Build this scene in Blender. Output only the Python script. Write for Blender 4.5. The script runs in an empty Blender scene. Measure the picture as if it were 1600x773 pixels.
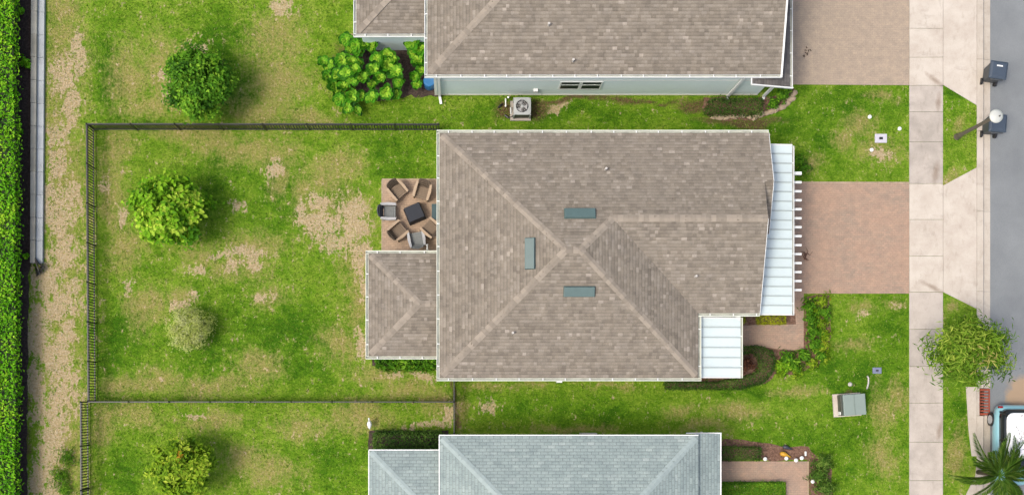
import bpy, bmesh, math, random
import numpy as np
from mathutils import Vector, Matrix, noise as mnoise
random.seed(11); RNG = np.random.default_rng(11)
R = math.radians
scn = bpy.context.scene
COL = scn.collection

# ------------------------------------------------------------------ camera, sky, sun, exposure
# aerial survey view: camera 50 m up looking straight down, an off-centre crop (lens shift) of a nadir frame
CAMH = 50.0; PPM = 34.5; NX, NY = 711.0, 627.0        # height, photo pixels per metre at ground, nadir pixel
cam = bpy.data.cameras.new('camera'); cam_o = bpy.data.objects.new('camera', cam); COL.objects.link(cam_o)
cam_o.location = (0, 0, CAMH); cam_o.rotation_euler = (0, 0, 0)
cam.sensor_width = 36; cam.lens = 36 * PPM * CAMH / 1600
cam.shift_x = (800 - NX) / 1600; cam.shift_y = (NY - 386.5) / 1600
cam.clip_start = 0.5; cam.clip_end = 8000
scn.camera = cam_o

SUN_EL = R(61); SUN_TO = Vector((-0.93, -0.36, 0)).normalized()      # horizontal direction towards the sun
w = bpy.data.worlds.new('World'); scn.world = w; w.use_nodes = True
nt = w.node_tree; nt.nodes.clear()
sky = nt.nodes.new('ShaderNodeTexSky'); sky.sky_type = 'NISHITA'; sky.sun_disc = False
sky.sun_elevation = SUN_EL; sky.sun_rotation = math.atan2(SUN_TO.x, SUN_TO.y) % (2 * math.pi)
sky.air_density = 1.0; sky.dust_density = 5.0; sky.ozone_density = 0.0
bg = nt.nodes.new('ShaderNodeBackground'); bg.inputs['Strength'].default_value = 0.15
out = nt.nodes.new('ShaderNodeOutputWorld')
nt.links.new(sky.outputs[0], bg.inputs[0]); nt.links.new(bg.outputs[0], out.inputs[0])
sl = bpy.data.lights.new('sun', 'SUN'); sl.energy = 1.25; sl.angle = R(14); sl.color = (1, .98, .88)
so = bpy.data.objects.new('sun', sl); COL.objects.link(so)
sd = Vector((SUN_TO.x * math.cos(SUN_EL), SUN_TO.y * math.cos(SUN_EL), math.sin(SUN_EL)))
so.rotation_euler = sd.to_track_quat('Z', 'Y').to_euler(); so.location = sd * 90
scn.view_settings.view_transform = 'Standard'; scn.view_settings.look = 'None'
scn.view_settings.gamma = 1; scn.view_settings.use_curve_mapping = False
scn.view_settings.exposure = 0.80
scn.render.engine = 'CYCLES'

# ------------------------------------------------------------------ helpers
def P(px, py, z=0.0):
    """real position of the point that the survey photo shows at (px, py), standing z metres above the ground"""
    k = (1 - z / CAMH) / PPM
    return Vector(((px - NX) * k, (NY - py) * k, z))

def s2l(c):
    c /= 255.0
    return c / 12.92 if c <= .04045 else ((c + .055) / 1.055) ** 2.4
KALB = 0.5
def A(r, g, b, k=None):
    k = KALB if k is None else k
    return (s2l(r) * k, s2l(g) * k, s2l(b) * k, 1)

def tag(o, label=None, cat=None, group=None, kind=None):
    if label: o['label'] = label
    if cat: o['category'] = cat
    if group: o['group'] = group
    if kind: o['kind'] = kind
    return o

def empty(name, loc, rz=0.0):
    o = bpy.data.objects.new(name, None); COL.objects.link(o)
    o.location = loc; o.rotation_euler = (0, 0, rz); o.empty_display_size = .2
    return o

def thing(name, label, cat, loc=(0, 0, 0), rz=0.0, group=None):
    return tag(empty(name, loc, rz), label, cat, group)

def origin(p):
    v = Vector((0, 0, 0))
    while p is not None:
        v += p.location; p = p.parent
    return v

def link(name, me, parent=None, loc=(0, 0, 0), rot=None):
    o = bpy.data.objects.new(name, me); COL.objects.link(o)
    o.location = loc
    if rot is not None: o.rotation_euler = rot
    if parent is not None: o.parent = parent
    return o

class MB:
    def __init__(s): s.v = []; s.f = []; s.t = []
    def add(s, vs, fs, tint=.5):
        n = len(s.v); s.v += [tuple(v) for v in vs]
        for f in fs: s.f.append(tuple(i + n for i in f)); s.t.append(tint)
        return s
    def box(s, x0, x1, y0, y1, z0, z1, M=None, tint=.5):
        vs = [Vector(p) for p in ((x0, y0, z0), (x1, y0, z0), (x1, y1, z0), (x0, y1, z0), (x0, y0, z1), (x1, y0, z1), (x1, y1, z1), (x0, y1, z1))]
        if M is not None: vs = [M @ v for v in vs]
        return s.add(vs, [(3, 2, 1, 0), (4, 5, 6, 7), (0, 1, 5, 4), (1, 2, 6, 5), (2, 3, 7, 6), (3, 0, 4, 7)], tint)
    def taper(s, a, b, z0, z1, M=None):
        """frustum: a, b = (half x, half y) below and above"""
        vs = [Vector(p) for p in ((-a[0], -a[1], z0), (a[0], -a[1], z0), (a[0], a[1], z0), (-a[0], a[1], z0), (-b[0], -b[1], z1), (b[0], -b[1], z1), (b[0], b[1], z1), (-b[0], b[1], z1))]
        if M is not None: vs = [M @ v for v in vs]
        return s.add(vs, [(3, 2, 1, 0), (4, 5, 6, 7), (0, 1, 5, 4), (1, 2, 6, 5), (2, 3, 7, 6), (3, 0, 4, 7)])
    def bar(s, a, b, wd, ht=None):
        a = Vector(a); b = Vector(b); ht = ht or wd
        d = (b - a); L = d.length; d.normalize()
        up = Vector((0, 0, 1)) if abs(d.z) < .95 else Vector((0, 1, 0))
        sx = d.cross(up).normalized(); uz = sx.cross(d)
        M = Matrix((( d.x, sx.x, uz.x, a.x), (d.y, sx.y, uz.y, a.y), (d.z, sx.z, uz.z, a.z), (0, 0, 0, 1)))
        return s.box(0, L, -wd / 2, wd / 2, -ht / 2, ht / 2, M)
    def tube(s, pts, rs, n=8, cap=True, tint=.5):
        pts = [Vector(p) for p in pts]; rings = []
        for i, p in enumerate(pts):
            d = (pts[min(i + 1, len(pts) - 1)] - pts[max(i - 1, 0)]).normalized()
            up = Vector((0, 0, 1)) if abs(d.z) < .9 else Vector((1, 0, 0))
            a = d.cross(up).normalized(); b = d.cross(a)
            r = rs[i] if isinstance(rs, (list, tuple)) else rs
            rings.append([p + a * (r * math.cos(2 * math.pi * k / n)) + b * (r * math.sin(2 * math.pi * k / n)) for k in range(n)])
        return s.loft(rings, cap, tint)
    def loft(s, rings, cap=True, tint=.5):
        n = len(rings[0]); vs = [p for r in rings for p in r]; fs = []
        for i in range(len(rings) - 1):
            for k in range(n):
                fs.append((i * n + k, i * n + (k + 1) % n, (i + 1) * n + (k + 1) % n, (i + 1) * n + k))
        if cap: fs.append(tuple(range(n - 1, -1, -1))); fs.append(tuple((len(rings) - 1) * n + k for k in range(n)))
        return s.add(vs, fs, tint)
    def lathe(s, prof, c=(0, 0, 0), n=24, cap=True):
        c = Vector(c)
        return s.loft([[c + Vector((r * math.cos(2 * math.pi * k / n), r * math.sin(2 * math.pi * k / n), z)) for k in range(n)] for r, z in prof], cap)
    def prism(s, pts, z0, z1, tint=.5):
        n = len(pts)
        if sum(pts[i][0] * pts[(i + 1) % n][1] - pts[(i + 1) % n][0] * pts[i][1] for i in range(n)) < 0: pts = pts[::-1]
        vs = [(p[0], p[1], z0) for p in pts] + [(p[0], p[1], z1) for p in pts]
        fs = [tuple(range(n - 1, -1, -1)), tuple(range(n, 2 * n))] + [(i, (i + 1) % n, n + (i + 1) % n, n + i) for i in range(n)]
        return s.add(vs, fs, tint)
    def mesh(s, name, off=(0, 0, 0), m=None, bevel=0, seg=2, smooth=False):
        me = bpy.data.meshes.new(name)
        me.from_pydata([(v[0] - off[0], v[1] - off[1], v[2] - off[2]) for v in s.v], [], s.f)
        at = me.attributes.new('tint', 'FLOAT', 'FACE'); at.data.foreach_set('value', s.t)
        bm = bmesh.new(); bm.from_mesh(me)
        bmesh.ops.recalc_face_normals(bm, faces=bm.faces)
        if bevel:
            es = [e for e in bm.edges if len(e.link_faces) == 2 and e.calc_face_angle(0) > .5]
            bmesh.ops.bevel(bm, geom=es, offset=bevel, segments=seg, affect='EDGES', profile=.6)
        bm.to_mesh(me); bm.free()
        if smooth:
            for p in me.polygons: p.use_smooth = True
        if m: me.materials.append(m)
        me.update(); return me
    def build(s, name, m, parent=None, world=True, **kw):
        off = origin(parent) if (parent is not None and world) else (0, 0, 0)
        return link(name, s.mesh(name, off, m, **kw), parent)

# ------------------------------------------------------------------ materials
def nodes(name):
    m = bpy.data.materials.new(name); m.use_nodes = True
    n = m.node_tree; b = n.nodes['Principled BSDF']
    return m, n, b
def N(n, t, **kw):
    x = n.nodes.new(t)
    for k, v in kw.items():
        if k in x.inputs.keys(): x.inputs[k].default_value = v
        else: setattr(x, k, v)
    return x
def noise_tex(n, vec, scale, detail=4, rough=.6):
    t = N(n, 'ShaderNodeTexNoise', Scale=scale, Detail=detail, Roughness=rough)
    n.links.new(vec, t.inputs['Vector']); return t.outputs['Fac']
def mix(n, f, a, b, blend='MIX'):
    x = n.nodes.new('ShaderNodeMix'); x.data_type = 'RGBA'; x.blend_type = blend
    for sock, val in ((x.inputs['Factor'], f), (x.inputs['A'], a), (x.inputs['B'], b)):
        if hasattr(val, 'is_linked'): n.links.new(val, sock)
        else: sock.default_value = val
    return x.outputs['Result']
def math_(n, op, a, b=0.0, c=None, clamp=False):
    x = n.nodes.new('ShaderNodeMath'); x.operation = op; x.use_clamp = clamp
    for i, v in enumerate((a, b) if c is None else (a, b, c)):
        if hasattr(v, 'is_linked'): n.links.new(v, x.inputs[i])
        else: x.inputs[i].default_value = v
    return x.outputs[0]
def ramp(n, f, stops):
    x = n.nodes.new('ShaderNodeValToRGB'); e = x.color_ramp.elements
    while len(e) < len(stops): e.new(.5)
    for i, (p, c) in enumerate(stops):
        e[i].position = p; e[i].color = c
    n.links.new(f, x.inputs[0]); return x.outputs[0]
def mrange(n, f, a, b, c=0.0, d=1.0):
    x = n.nodes.new('ShaderNodeMapRange'); x.clamp = True
    n.links.new(f, x.inputs[0])
    for i, v in enumerate((a, b, c, d)): x.inputs[1 + i].default_value = v
    return x.outputs[0]
def bump(n, b, h, strength=.4, dist=.02):
    x = N(n, 'ShaderNodeBump', Strength=strength, Distance=dist)
    n.links.new(h, x.inputs['Height']); n.links.new(x.outputs[0], b.inputs['Normal'])
def pos(n): return n.nodes.new('ShaderNodeNewGeometry').outputs['Position']
def attr(n, name): return N(n, 'ShaderNodeAttribute', attribute_name=name).outputs['Fac']
def scaled(n, vec, sx, sy, sz):
    x = n.nodes.new('ShaderNodeVectorMath'); x.operation = 'MULTIPLY'
    n.links.new(vec, x.inputs[0]); x.inputs[1].default_value = (sx, sy, sz); return x.outputs[0]

def plain(name, c, rough=.6, var=.12, scale=3.0, metal=0.0, bmp=0.0, coat=0.0, rnd=0.0):
    """base colour with blotchy and fine variation"""
    m, n, b = nodes(name); v = pos(n)
    f1 = noise_tex(n, v, scale, 5); f2 = noise_tex(n, v, scale * 14, 3)
    f = math_(n, 'ADD', math_(n, 'MULTIPLY', f1, .65), math_(n, 'MULTIPLY', f2, .35))
    if rnd:
        oi = n.nodes.new('ShaderNodeObjectInfo').outputs['Random']
        f = math_(n, 'ADD', f, math_(n, 'MULTIPLY', math_(n, 'SUBTRACT', oi, .5), rnd))
    lo = tuple(x * (1 - var) for x in c[:3]) + (1,); hi = tuple(min(1, x * (1 + var)) for x in c[:3]) + (1,)
    n.links.new(ramp(n, f, [(.3, lo), (.7, hi)]), b.inputs['Base Color'])
    b.inputs['Roughness'].default_value = rough; b.inputs['Metallic'].default_value = metal
    if coat: b.inputs['Coat Weight'].default_value = coat; b.inputs['Coat Roughness'].default_value = .08
    if bmp: bump(n, b, f2, .5, bmp)
    return m

def shingle_mat(name, dark, mid, light, warm):
    m, n, b = nodes(name); v = pos(n)
    c = ramp(n, attr(n, 'tint'), [(0, dark), (.45, mid), (.8, light), (1, warm)])
    big = noise_tex(n, v, .55, 4); fine = noise_tex(n, v, 38, 3)
    c = mix(n, 1.0, c, ramp(n, attr(n, 'course'), [(.0, (.80, .79, .78, 1)), (.30, (.92, .92, .92, 1)), (.5, (1.06, 1.06, 1.06, 1)), (1, (1.02, 1.02, 1.02, 1))]), 'MULTIPLY')  # shadow line darkened into the colour along each course's lower edge
    streak = noise_tex(n, v, 2.3, 4)
    c = mix(n, mrange(n, big, .35, .7, 0, .30), c, mid)
    c = mix(n, .55, c, ramp(n, fine, [(.3, (.55, .55, .55, 1)), (.72, (1.3, 1.3, 1.3, 1))]), 'MULTIPLY')
    c = mix(n, 1.0, c, ramp(n, streak, [(.3, (.86, .86, .87, 1)), (.7, (1.1, 1.09, 1.07, 1))]), 'MULTIPLY')
    n.links.new(c, b.inputs['Base Color']); b.inputs['Roughness'].default_value = .93
    b.inputs['Specular IOR Level'].default_value = .25
    bump(n, b, fine, .6, .004); return m

def leaf_mat(name, dark, mid, light, accent=None, trans=.25):
    m, n, b = nodes(name)
    st = [(0, dark), (.5, mid), (.93, light)] + ([(1, accent)] if accent else [])
    c = ramp(n, attr(n, 'tint'), st)
    c = mix(n, .5, c, ramp(n, noise_tex(n, pos(n), 9, 3), [(.3, (.7, .72, .7, 1)), (.7, (1.2, 1.2, 1.1, 1))]), 'MULTIPLY')
    n.links.new(c, b.inputs['Base Color']); b.inputs['Roughness'].default_value = .65
    b.inputs['Specular IOR Level'].default_value = .15
    tr = n.nodes.new('ShaderNodeBsdfTranslucent'); n.links.new(c, tr.inputs[0])
    mx = n.nodes.new('ShaderNodeMixShader'); mx.inputs[0].default_value = trans
    o = n.nodes['Material Output']
    n.links.new(b.outputs[0], mx.inputs[1]); n.links.new(tr.outputs[0], mx.inputs[2]); n.links.new(mx.outputs[0], o.inputs[0])
    return m

def paver_mat(name, cols, mortar, bw=.2, bh=.1, blotch=(1.12, 1.0, .9)):
    m, n, b = nodes(name); v = pos(n)
    br = N(n, 'ShaderNodeTexBrick', Scale=1.0)
    br.inputs['Brick Width'].default_value = bw; br.inputs['Row Height'].default_value = bh
    br.inputs['Mortar Size'].default_value = .006; br.inputs['Mortar Smooth'].default_value = .2; br.inputs['Bias'].default_value = .1
    br.inputs['Color1'].default_value = cols[0]; br.inputs['Color2'].default_value = cols[1]; br.inputs['Mortar'].default_value = mortar
    n.links.new(v, br.inputs['Vector'])
    big = noise_tex(n, v, .7, 4); c = br.outputs['Color']
    c = mix(n, mrange(n, big, .35, .65, 0, .55), c, cols[2])
    mid = noise_tex(n, v, 3.2, 4); fine = noise_tex(n, v, 26, 3)
    c = mix(n, 1.0, c, ramp(n, mid, [(.28, (.86, .86, .88, 1)), (.72, blotch[:1] + (blotch[0] * .98, blotch[0] * .95, 1))]), 'MULTIPLY')
    c = mix(n, .7, c, ramp(n, fine, [(.3, (.8, .8, .8, 1)), (.7, (1.16, 1.16, 1.16, 1))]), 'MULTIPLY')
    n.links.new(c, b.inputs['Base Color']); b.inputs['Roughness'].default_value = .9
    bump(n, b, math_(n, 'SUBTRACT', fine, br.outputs['Fac']), .5, .006); return m

STREAK_SPOTS = [(1461, 126, 26, 5, -38), (1457, 449, 28, 5, -28), (1462, 270, 22, 7, 80), (1466, 160, 18, 6, 85), (1468, 670, 22, 6, 78)]  # soft brown streaks at fixed places on the concrete
def concrete_mat(name, c, stain, rnd=.25, sc=1.0, brown_streaks=False):
    m, n, b = nodes(name); v = pos(n)
    oi = n.nodes.new('ShaderNodeObjectInfo').outputs['Random']
    f = math_(n, 'ADD', noise_tex(n, v, 1.1 * sc, 6, .65), math_(n, 'MULTIPLY', math_(n, 'SUBTRACT', oi, .5), rnd))
    col = mix(n, mrange(n, f, .36, .70), c, stain)
    drk = noise_tex(n, scaled(n, v, .8, 1.6, 1), .9 * sc, 5, .7)
    col = mix(n, mrange(n, drk, .58, .72, 0, .5), col, tuple(x * .72 for x in stain[:3]) + (1,))
    for (sx_, sy_, L_, W_, an) in (STREAK_SPOTS if brown_streaks else []):
        mp = n.nodes.new('ShaderNodeMapping'); mp.vector_type = 'TEXTURE'; n.links.new(v, mp.inputs['Vector'])
        mp.inputs['Location'].default_value = tuple(P(sx_, sy_)); mp.inputs['Rotation'].default_value = (0, 0, R(an)); mp.inputs['Scale'].default_value = (L_ / PPM, W_ / PPM, 5)
        ln_ = n.nodes.new('ShaderNodeVectorMath'); ln_.operation = 'LENGTH'; n.links.new(mp.outputs[0], ln_.inputs[0])
        q_ = math_(n, 'ADD', ln_.outputs['Value'], math_(n, 'MULTIPLY', math_(n, 'SUBTRACT', noise_tex(n, v, 5, 4), .5), .9))
        col = mix(n, mrange(n, q_, 1.0, .2, 0, .6), col, A(150, 124, 100))
    fine = noise_tex(n, v, 30, 3); spot = noise_tex(n, scaled(n, v, 1, .35, 1), 5, 5, .7)
    col = mix(n, .6, col, ramp(n, fine, [(.3, (.86, .86, .86, 1)), (.7, (1.1, 1.1, 1.1, 1))]), 'MULTIPLY')
    col = mix(n, 1.0, col, ramp(n, spot, [(.25, (.8, .79, .77, 1)), (.45, (1, 1, 1, 1))]), 'MULTIPLY')
    n.links.new(col, b.inputs['Base Color']); b.inputs['Roughness'].default_value = .82
    bump(n, b, fine, .4, .003); return m

M = {}
def make_materials():
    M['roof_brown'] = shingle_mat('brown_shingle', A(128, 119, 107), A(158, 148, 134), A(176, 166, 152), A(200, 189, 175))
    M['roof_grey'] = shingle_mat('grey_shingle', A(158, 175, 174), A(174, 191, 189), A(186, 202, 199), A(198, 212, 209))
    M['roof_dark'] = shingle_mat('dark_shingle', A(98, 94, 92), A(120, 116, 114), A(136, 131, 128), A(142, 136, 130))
    M['deck_brown'] = plain('roof_deck_brown', A(120, 106, 96), .95); M['deck_grey'] = plain('roof_deck_grey', A(130, 140, 146), .95)
    M['deck_dark'] = plain('roof_deck_dark', A(80, 76, 74), .95)
    M['cap_brown'] = plain('brown_ridge_cap', A(174, 162, 146), .93, .16, 5, bmp=.004, rnd=.45)
    M['cap_grey'] = plain('grey_ridge_cap', A(184, 200, 198), .93, .07, 5, bmp=.004, rnd=.2)
    M['white'] = plain('white_paint', (.60, .61, .59, 1), .45, .05, 1.5)
    M['gutter'] = plain('gutter_white', (.56, .58, .49, 1), .42, .10, 2.2)
    M['siding'] = plain('pale_blue_siding', (.52, .61, .59, 1), .6, .05, .8)
    M['stucco'] = plain('cream_stucco', (.55, .53, .47, 1), .8, .06, 2)
    M['metal_seam'] = plain('seam_metal', (.30, .34, .33, 1), .5, .06, .9)  # grey tone puts the shading along the ribs into their colour
    M['gutter_floor'] = plain('gutter_silt', (.30, .31, .27, 1), .9, .35, 2.5)
    M['metal_roof'] = plain('standing_seam_metal', (.46, .53, .53, 1), .36, .06, .9, metal=0.0)
    M['vent'] = plain('green_grey_vent_metal', (.062, .102, .098, 1), .5, .10, 4)
    M['pipe_grey'] = plain('grey_pipe', (.38, .36, .33, 1), .6)
    M['black_metal'] = plain('black_metal', (.012, .012, .013, 1), .45)
    M['glass'] = plain('dark_glass', (.010, .013, .018, 1), .45); M['glass'].node_tree.nodes['Principled BSDF'].inputs['Specular IOR Level'].default_value = .12
    M['asphalt'] = asphalt(); M['concrete'] = concrete_mat('sidewalk_concrete', A(228, 216, 203), A(196, 186, 174), brown_streaks=True)
    M['apron'] = concrete_mat('apron_concrete', A(243, 232, 217), A(222, 208, 192), .1, brown_streaks=True)
    M['kerb'] = concrete_mat('kerb_concrete', A(234, 222, 206), A(212, 199, 182), .15)
    M['wall_concrete'] = concrete_mat('wall_concrete', A(204, 202, 188), A(182, 178, 162), .3)
    M['wall_face'] = concrete_mat('pale_rendered_face', A(222, 228, 230), A(200, 206, 206), .2)
    M['pavers_red'] = paver_mat('red_tan_pavers', (A(206, 174, 151), A(188, 166, 146), A(208, 172, 146)), A(172, 150, 132))
    M['pavers_tan'] = paver_mat('tan_pavers', (A(206, 186, 164), A(194, 177, 157), A(200, 181, 159)), A(180, 163, 144))
    M['pavers_patio'] = paver_mat('patio_pavers', (A(218, 188, 160), A(194, 168, 142), A(210, 184, 156)), A(164, 140, 118))
    M['mulch'] = mulch('brown_mulch', A(92, 66, 52), A(140, 104, 84), A(172, 142, 120))
    M['mulch_dark'] = mulch('dark_mulch', A(48, 38, 32), A(84, 68, 58), A(116, 98, 86))
    M['bark'] = plain('bark', A(110, 92, 74), .9, .3, 12, bmp=.01)
    M['leaf_dark'] = leaf_mat('dark_green_leaf', A(54, 108, 14), A(104, 170, 30), A(180, 234, 66))
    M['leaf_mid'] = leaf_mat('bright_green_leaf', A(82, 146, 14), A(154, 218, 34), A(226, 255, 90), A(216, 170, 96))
    M['leaf_yellow'] = leaf_mat('yellow_green_leaf', A(84, 132, 14), A(158, 202, 36), A(224, 244, 82), A(236, 184, 56))
    M['leaf_olive'] = leaf_mat('olive_green_leaf', A(82, 128, 22), A(134, 180, 42), A(204, 226, 92), A(214, 206, 116))
    M['leaf_lime'] = leaf_mat('lime_hedge_leaf', A(82, 160, 10), A(134, 220, 24), A(206, 255, 64))
    M['leaf_hedge'] = leaf_mat('clipped_hedge_leaf', A(52, 88, 30), A(86, 126, 44), A(130, 162, 68))
    M['leaf_gold'] = leaf_mat('golden_shrub_leaf', A(150, 164, 20), A(206, 214, 34), A(240, 240, 80))
    M['leaf_ros'] = leaf_mat('glossy_rosette_leaf', A(38, 96, 12), A(98, 184, 32), A(196, 246, 74))
    M['leaf_palm'] = leaf_mat('palm_leaflet', A(56, 98, 26), A(100, 148, 46), A(176, 206, 98))
    M['leaf_pale'] = leaf_mat('pale_dry_leaf', A(196, 220, 92), A(224, 236, 130), A(244, 248, 176))
    M['leaf_red'] = leaf_mat('reddish_shrub_leaf', A(92, 60, 44), A(140, 92, 66), A(176, 120, 90))
    M['core'] = plain('inner_twigs', A(44, 62, 26), .95, .3, 6)
def asphalt():
    m, n, b = nodes('asphalt'); v = pos(n)
    fine = noise_tex(n, v, 60, 3); big = noise_tex(n, v, .6, 5)
    c = ramp(n, big, [(.3, A(140, 145, 148)), (.7, A(157, 162, 164))])
    c = mix(n, .7, c, ramp(n, fine, [(.3, (.75, .75, .75, 1)), (.7, (1.22, 1.22, 1.22, 1))]), 'MULTIPLY')
    # sandy wash-out stain by the drain
    sub = n.nodes.new('ShaderNodeVectorMath'); sub.operation = 'DISTANCE'; n.links.new(v, sub.inputs[0]); sub.inputs[1].default_value = tuple(P(1604, 616)) 
    d = math_(n, 'ADD', sub.outputs['Value'], math_(n, 'MULTIPLY', math_(n, 'SUBTRACT', noise_tex(n, v, 2.5, 3), .5), .7))
    c = mix(n, mrange(n, d, 1.0, .7, 0, .75), c, A(206, 172, 132))
    n.links.new(c, b.inputs['Base Color']); b.inputs['Roughness'].default_value = .9
    bump(n, b, fine, .5, .005); return m
def mulch(name, a, b_, c_):
    m, n, b = nodes(name); v = pos(n)
    f = noise_tex(n, v, 9, 5, .8); g = noise_tex(n, v, 2.5, 4)
    c = ramp(n, f, [(.36, a), (.52, b_), (.68, c_)])
    c = mix(n, mrange(n, g, .4, .7, 0, .3), c, b_)
    n.links.new(c, b.inputs['Base Color']); b.inputs['Roughness'].default_value = .95
    bump(n, b, f, .9, .03); return m
def lawn_mat():
    m, n, b = nodes('lawn'); v = pos(n)
    dry, bare, lush_shade, soil = attr(n, 'dry'), attr(n, 'bare'), attr(n, 'lush_shade'), attr(n, 'soil')
    big = noise_tex(n, v, .35, 4); mid = noise_tex(n, v, 1.6, 6, .68); fine = noise_tex(n, v, 9, 5, .7); vf = noise_tex(n, v, 17, 4, .8); fl = noise_tex(n, scaled(n, v, .5, 1.2, 1), 3.1, 5, .75)
    fib = noise_tex(n, scaled(n, v, 1, .45, 1), 5, 5, .72)
    def cen(x, k): return math_(n, 'MULTIPLY', math_(n, 'SUBTRACT', x, .5), k)
    g = math_(n, 'ADD', math_(n, 'ADD', .47, cen(big, .7)), math_(n, 'ADD', cen(mid, 1.1), math_(n, 'ADD', cen(fine, .9), cen(fl, .8))))
    g = math_(n, 'ADD', g, math_(n, 'MULTIPLY', lush_shade, -.34), clamp=True)
    c = ramp(n, g, [(.02, A(76, 128, 20)), (.28, A(116, 164, 34)), (.55, A(152, 188, 58)), (.85, A(184, 200, 94)), (1, A(200, 204, 120))])
    dd = math_(n, 'ADD', dry, math_(n, 'ADD', cen(mid, 1.5), math_(n, 'ADD', cen(fib, 2.0), cen(fine, 1.1))))
    c = mix(n, mrange(n, dd, .28, 1.1, 0, .85), c, ramp(n, fine, [(.3, A(166, 156, 84)), (.5, A(190, 176, 108)), (.72, A(216, 198, 144))]))
    bb = math_(n, 'ADD', bare, math_(n, 'ADD', cen(fib, 3.2), math_(n, 'ADD', cen(fine, 1.6), cen(mid, 1.6))))
    c = mix(n, mrange(n, bb, .40, .68, 0, .9), c, ramp(n, fine, [(.3, A(200, 172, 124)), (.5, A(228, 203, 164)), (.7, A(246, 228, 198))]))
    st_ = math_(n, 'MULTIPLY', mrange(n, noise_tex(n, v, 2.2, 6, .8), .52, .66), mrange(n, dry, .3, .95, .0, .6))
    c = mix(n, st_, c, ramp(n, vf, [(.3, A(176, 160, 100)), (.7, A(214, 196, 142))]))
    ss = math_(n, 'ADD', soil, math_(n, 'ADD', cen(mid, .7), cen(fine, .6)))
    c = mix(n, mrange(n, ss, .35, .8, 0, .9), c, ramp(n, fine, [(.3, A(92, 72, 52)), (.7, A(150, 122, 94))]))
    c = mix(n, .8, c, ramp(n, vf, [(.3, (.62, .65, .58, 1)), (.7, (1.36, 1.33, 1.32, 1))]), 'MULTIPLY')
    n.links.new(c, b.inputs['Base Color']); b.inputs['Roughness'].default_value = .95; b.inputs['Specular IOR Level'].default_value = .1
    bump(n, b, math_(n, 'ADD', vf, math_(n, 'MULTIPLY', fine, 1.5)), .9, .06); return m
make_materials()

# ------------------------------------------------------------------ the ground: one sheet with hand-placed worn, bare, painted-shade and lush areas
DRY = [(200,120,35,60),(255,120,45,70),(230,170,60,25),(430,60,50,50),(440,130,60,50),(410,170,60,30),(480,190,50,15),(300,215,90,12),(400,235,80,30),
 (330,225,60,20),(180,240,30,40),(180,300,25,45),(200,380,40,40),(170,340,25,30),(310,400,45,25),(400,385,50,25),(370,420,60,25),(420,460,35,18),(280,460,30,18),
 (500,330,45,45),(505,270,50,30),(555,340,38,58),(560,420,30,70),(540,250,40,25),(470,300,20,40),(430,280,15,40),(562,480,20,60),(230,480,40,40),(190,600,50,20),
 (240,590,60,25),(330,600,60,20),(400,570,50,30),(530,540,40,30),(590,590,60,18),(640,612,60,15),(680,640,30,25),(560,650,60,25),(470,670,50,25),(330,655,50,20),
 (200,650,50,20),(160,660,20,40),(380,720,40,25),(420,740,50,25),(1340,200,30,24),(1370,240,40,20),(1270,258,20,12),(1380,150,25,12),(1310,225,20,16),(1350,480,25,12),
 (1400,475,20,10),(1330,540,30,12),(1250,612,40,12),(1150,640,50,12),(1060,640,30,12),(1100,668,50,10),(900,668,80,7),(1380,640,18,40),(1405,620,14,30),(1380,720,26,40),
 (1490,280,15,24),(1495,705,15,40),(1490,480,12,10),(1500,200,14,20),(755,600,30,8),(830,600,40,7),(720,640,14,26),(960,600,40,6)]
DRY += [(100, y, 42, 40) for y in range(-40, 850, 45)]
BARE = [(100,120,18,35),(112,165,14,40),(118,80,10,40),(100,205,20,20),(80,300,13,30),(95,340,25,34),(100,390,28,34),(75,440,20,40),(90,480,36,28),(60,520,20,60),
 (95,560,28,38),(58,610,18,60),(100,620,22,36),(75,690,24,50),(58,745,18,60),(80,765,26,26),(310,72,16,9),(440,12,18,16),(765,633,12,14),(562,545,9,24),(500,345,26,24),
 (545,330,18,26),(575,395,8,30),(410,462,18,7),(285,470,18,8),(700,655,14,16),(300,640,20,4),(660,590,22,6),(620,590,20,6),(660,668,50,4),(375,325,12,8),(170,290,10,10),
 (190,340,10,14),(255,120,14,8),(265,145,14,12),(1375,245,16,10),(1350,490,12,6),(560,405,14,30),(1400,478,8,5),(870,168,12,8),(520,350,30,22),(500,310,20,16),(560,350,22,34),(530,380,26,14),(565,440,7,30),(560,320,16,20),(385,395,30,9),(345,395,22,7),(370,420,16,10),(310,425,18,8),(395,415,10,12),(275,465,10,6),(300,455,12,6),(420,265,10,20),(470,335,8,26),(205,440,8,10),(90,250,14,24),(110,300,12,22),(115,450,12,18),(110,520,14,24),(85,650,24,30),(120,590,10,14)]
LUSH_SHADE = [(335,282,50,40),(435,310,30,60),(530,300,20,30),(440,510,90,60),(330,545,60,40),(200,520,40,60),(480,580,50,30),(170,110,25,90),(340,60,40,40),(215,205,40,10),
 (620,250,50,30),(200,740,40,30),(520,720,40,40),(850,640,100,22),(960,650,100,22),(1330,165,90,40),(1280,220,30,30),(1340,590,80,60),(1390,540,30,60),(1300,690,90,30),(1345,700,30,60),
 (900,180,180,16),(1150,195,90,12),(1230,190,30,30),(640,740,40,40),(1495,150,18,20),(1495,640,18,50),(1180,615,60,10),(370,130,30,40),(170,560,20,80)]  # shade between the houses is painted in here as darker green grass
SOIL = [(842,165,24,18),(905,158,80,6),(1085,165,34,10),(600,75,40,30),(645,110,40,45),(570,100,50,40),(790,170,22,20),(1000,156,90,4),(1160,185,80,8),(675,140,24,12),(33,380,6,500),(710,610,5,30),(713,660,6,16),
 (1330,618,12,4)]
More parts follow.
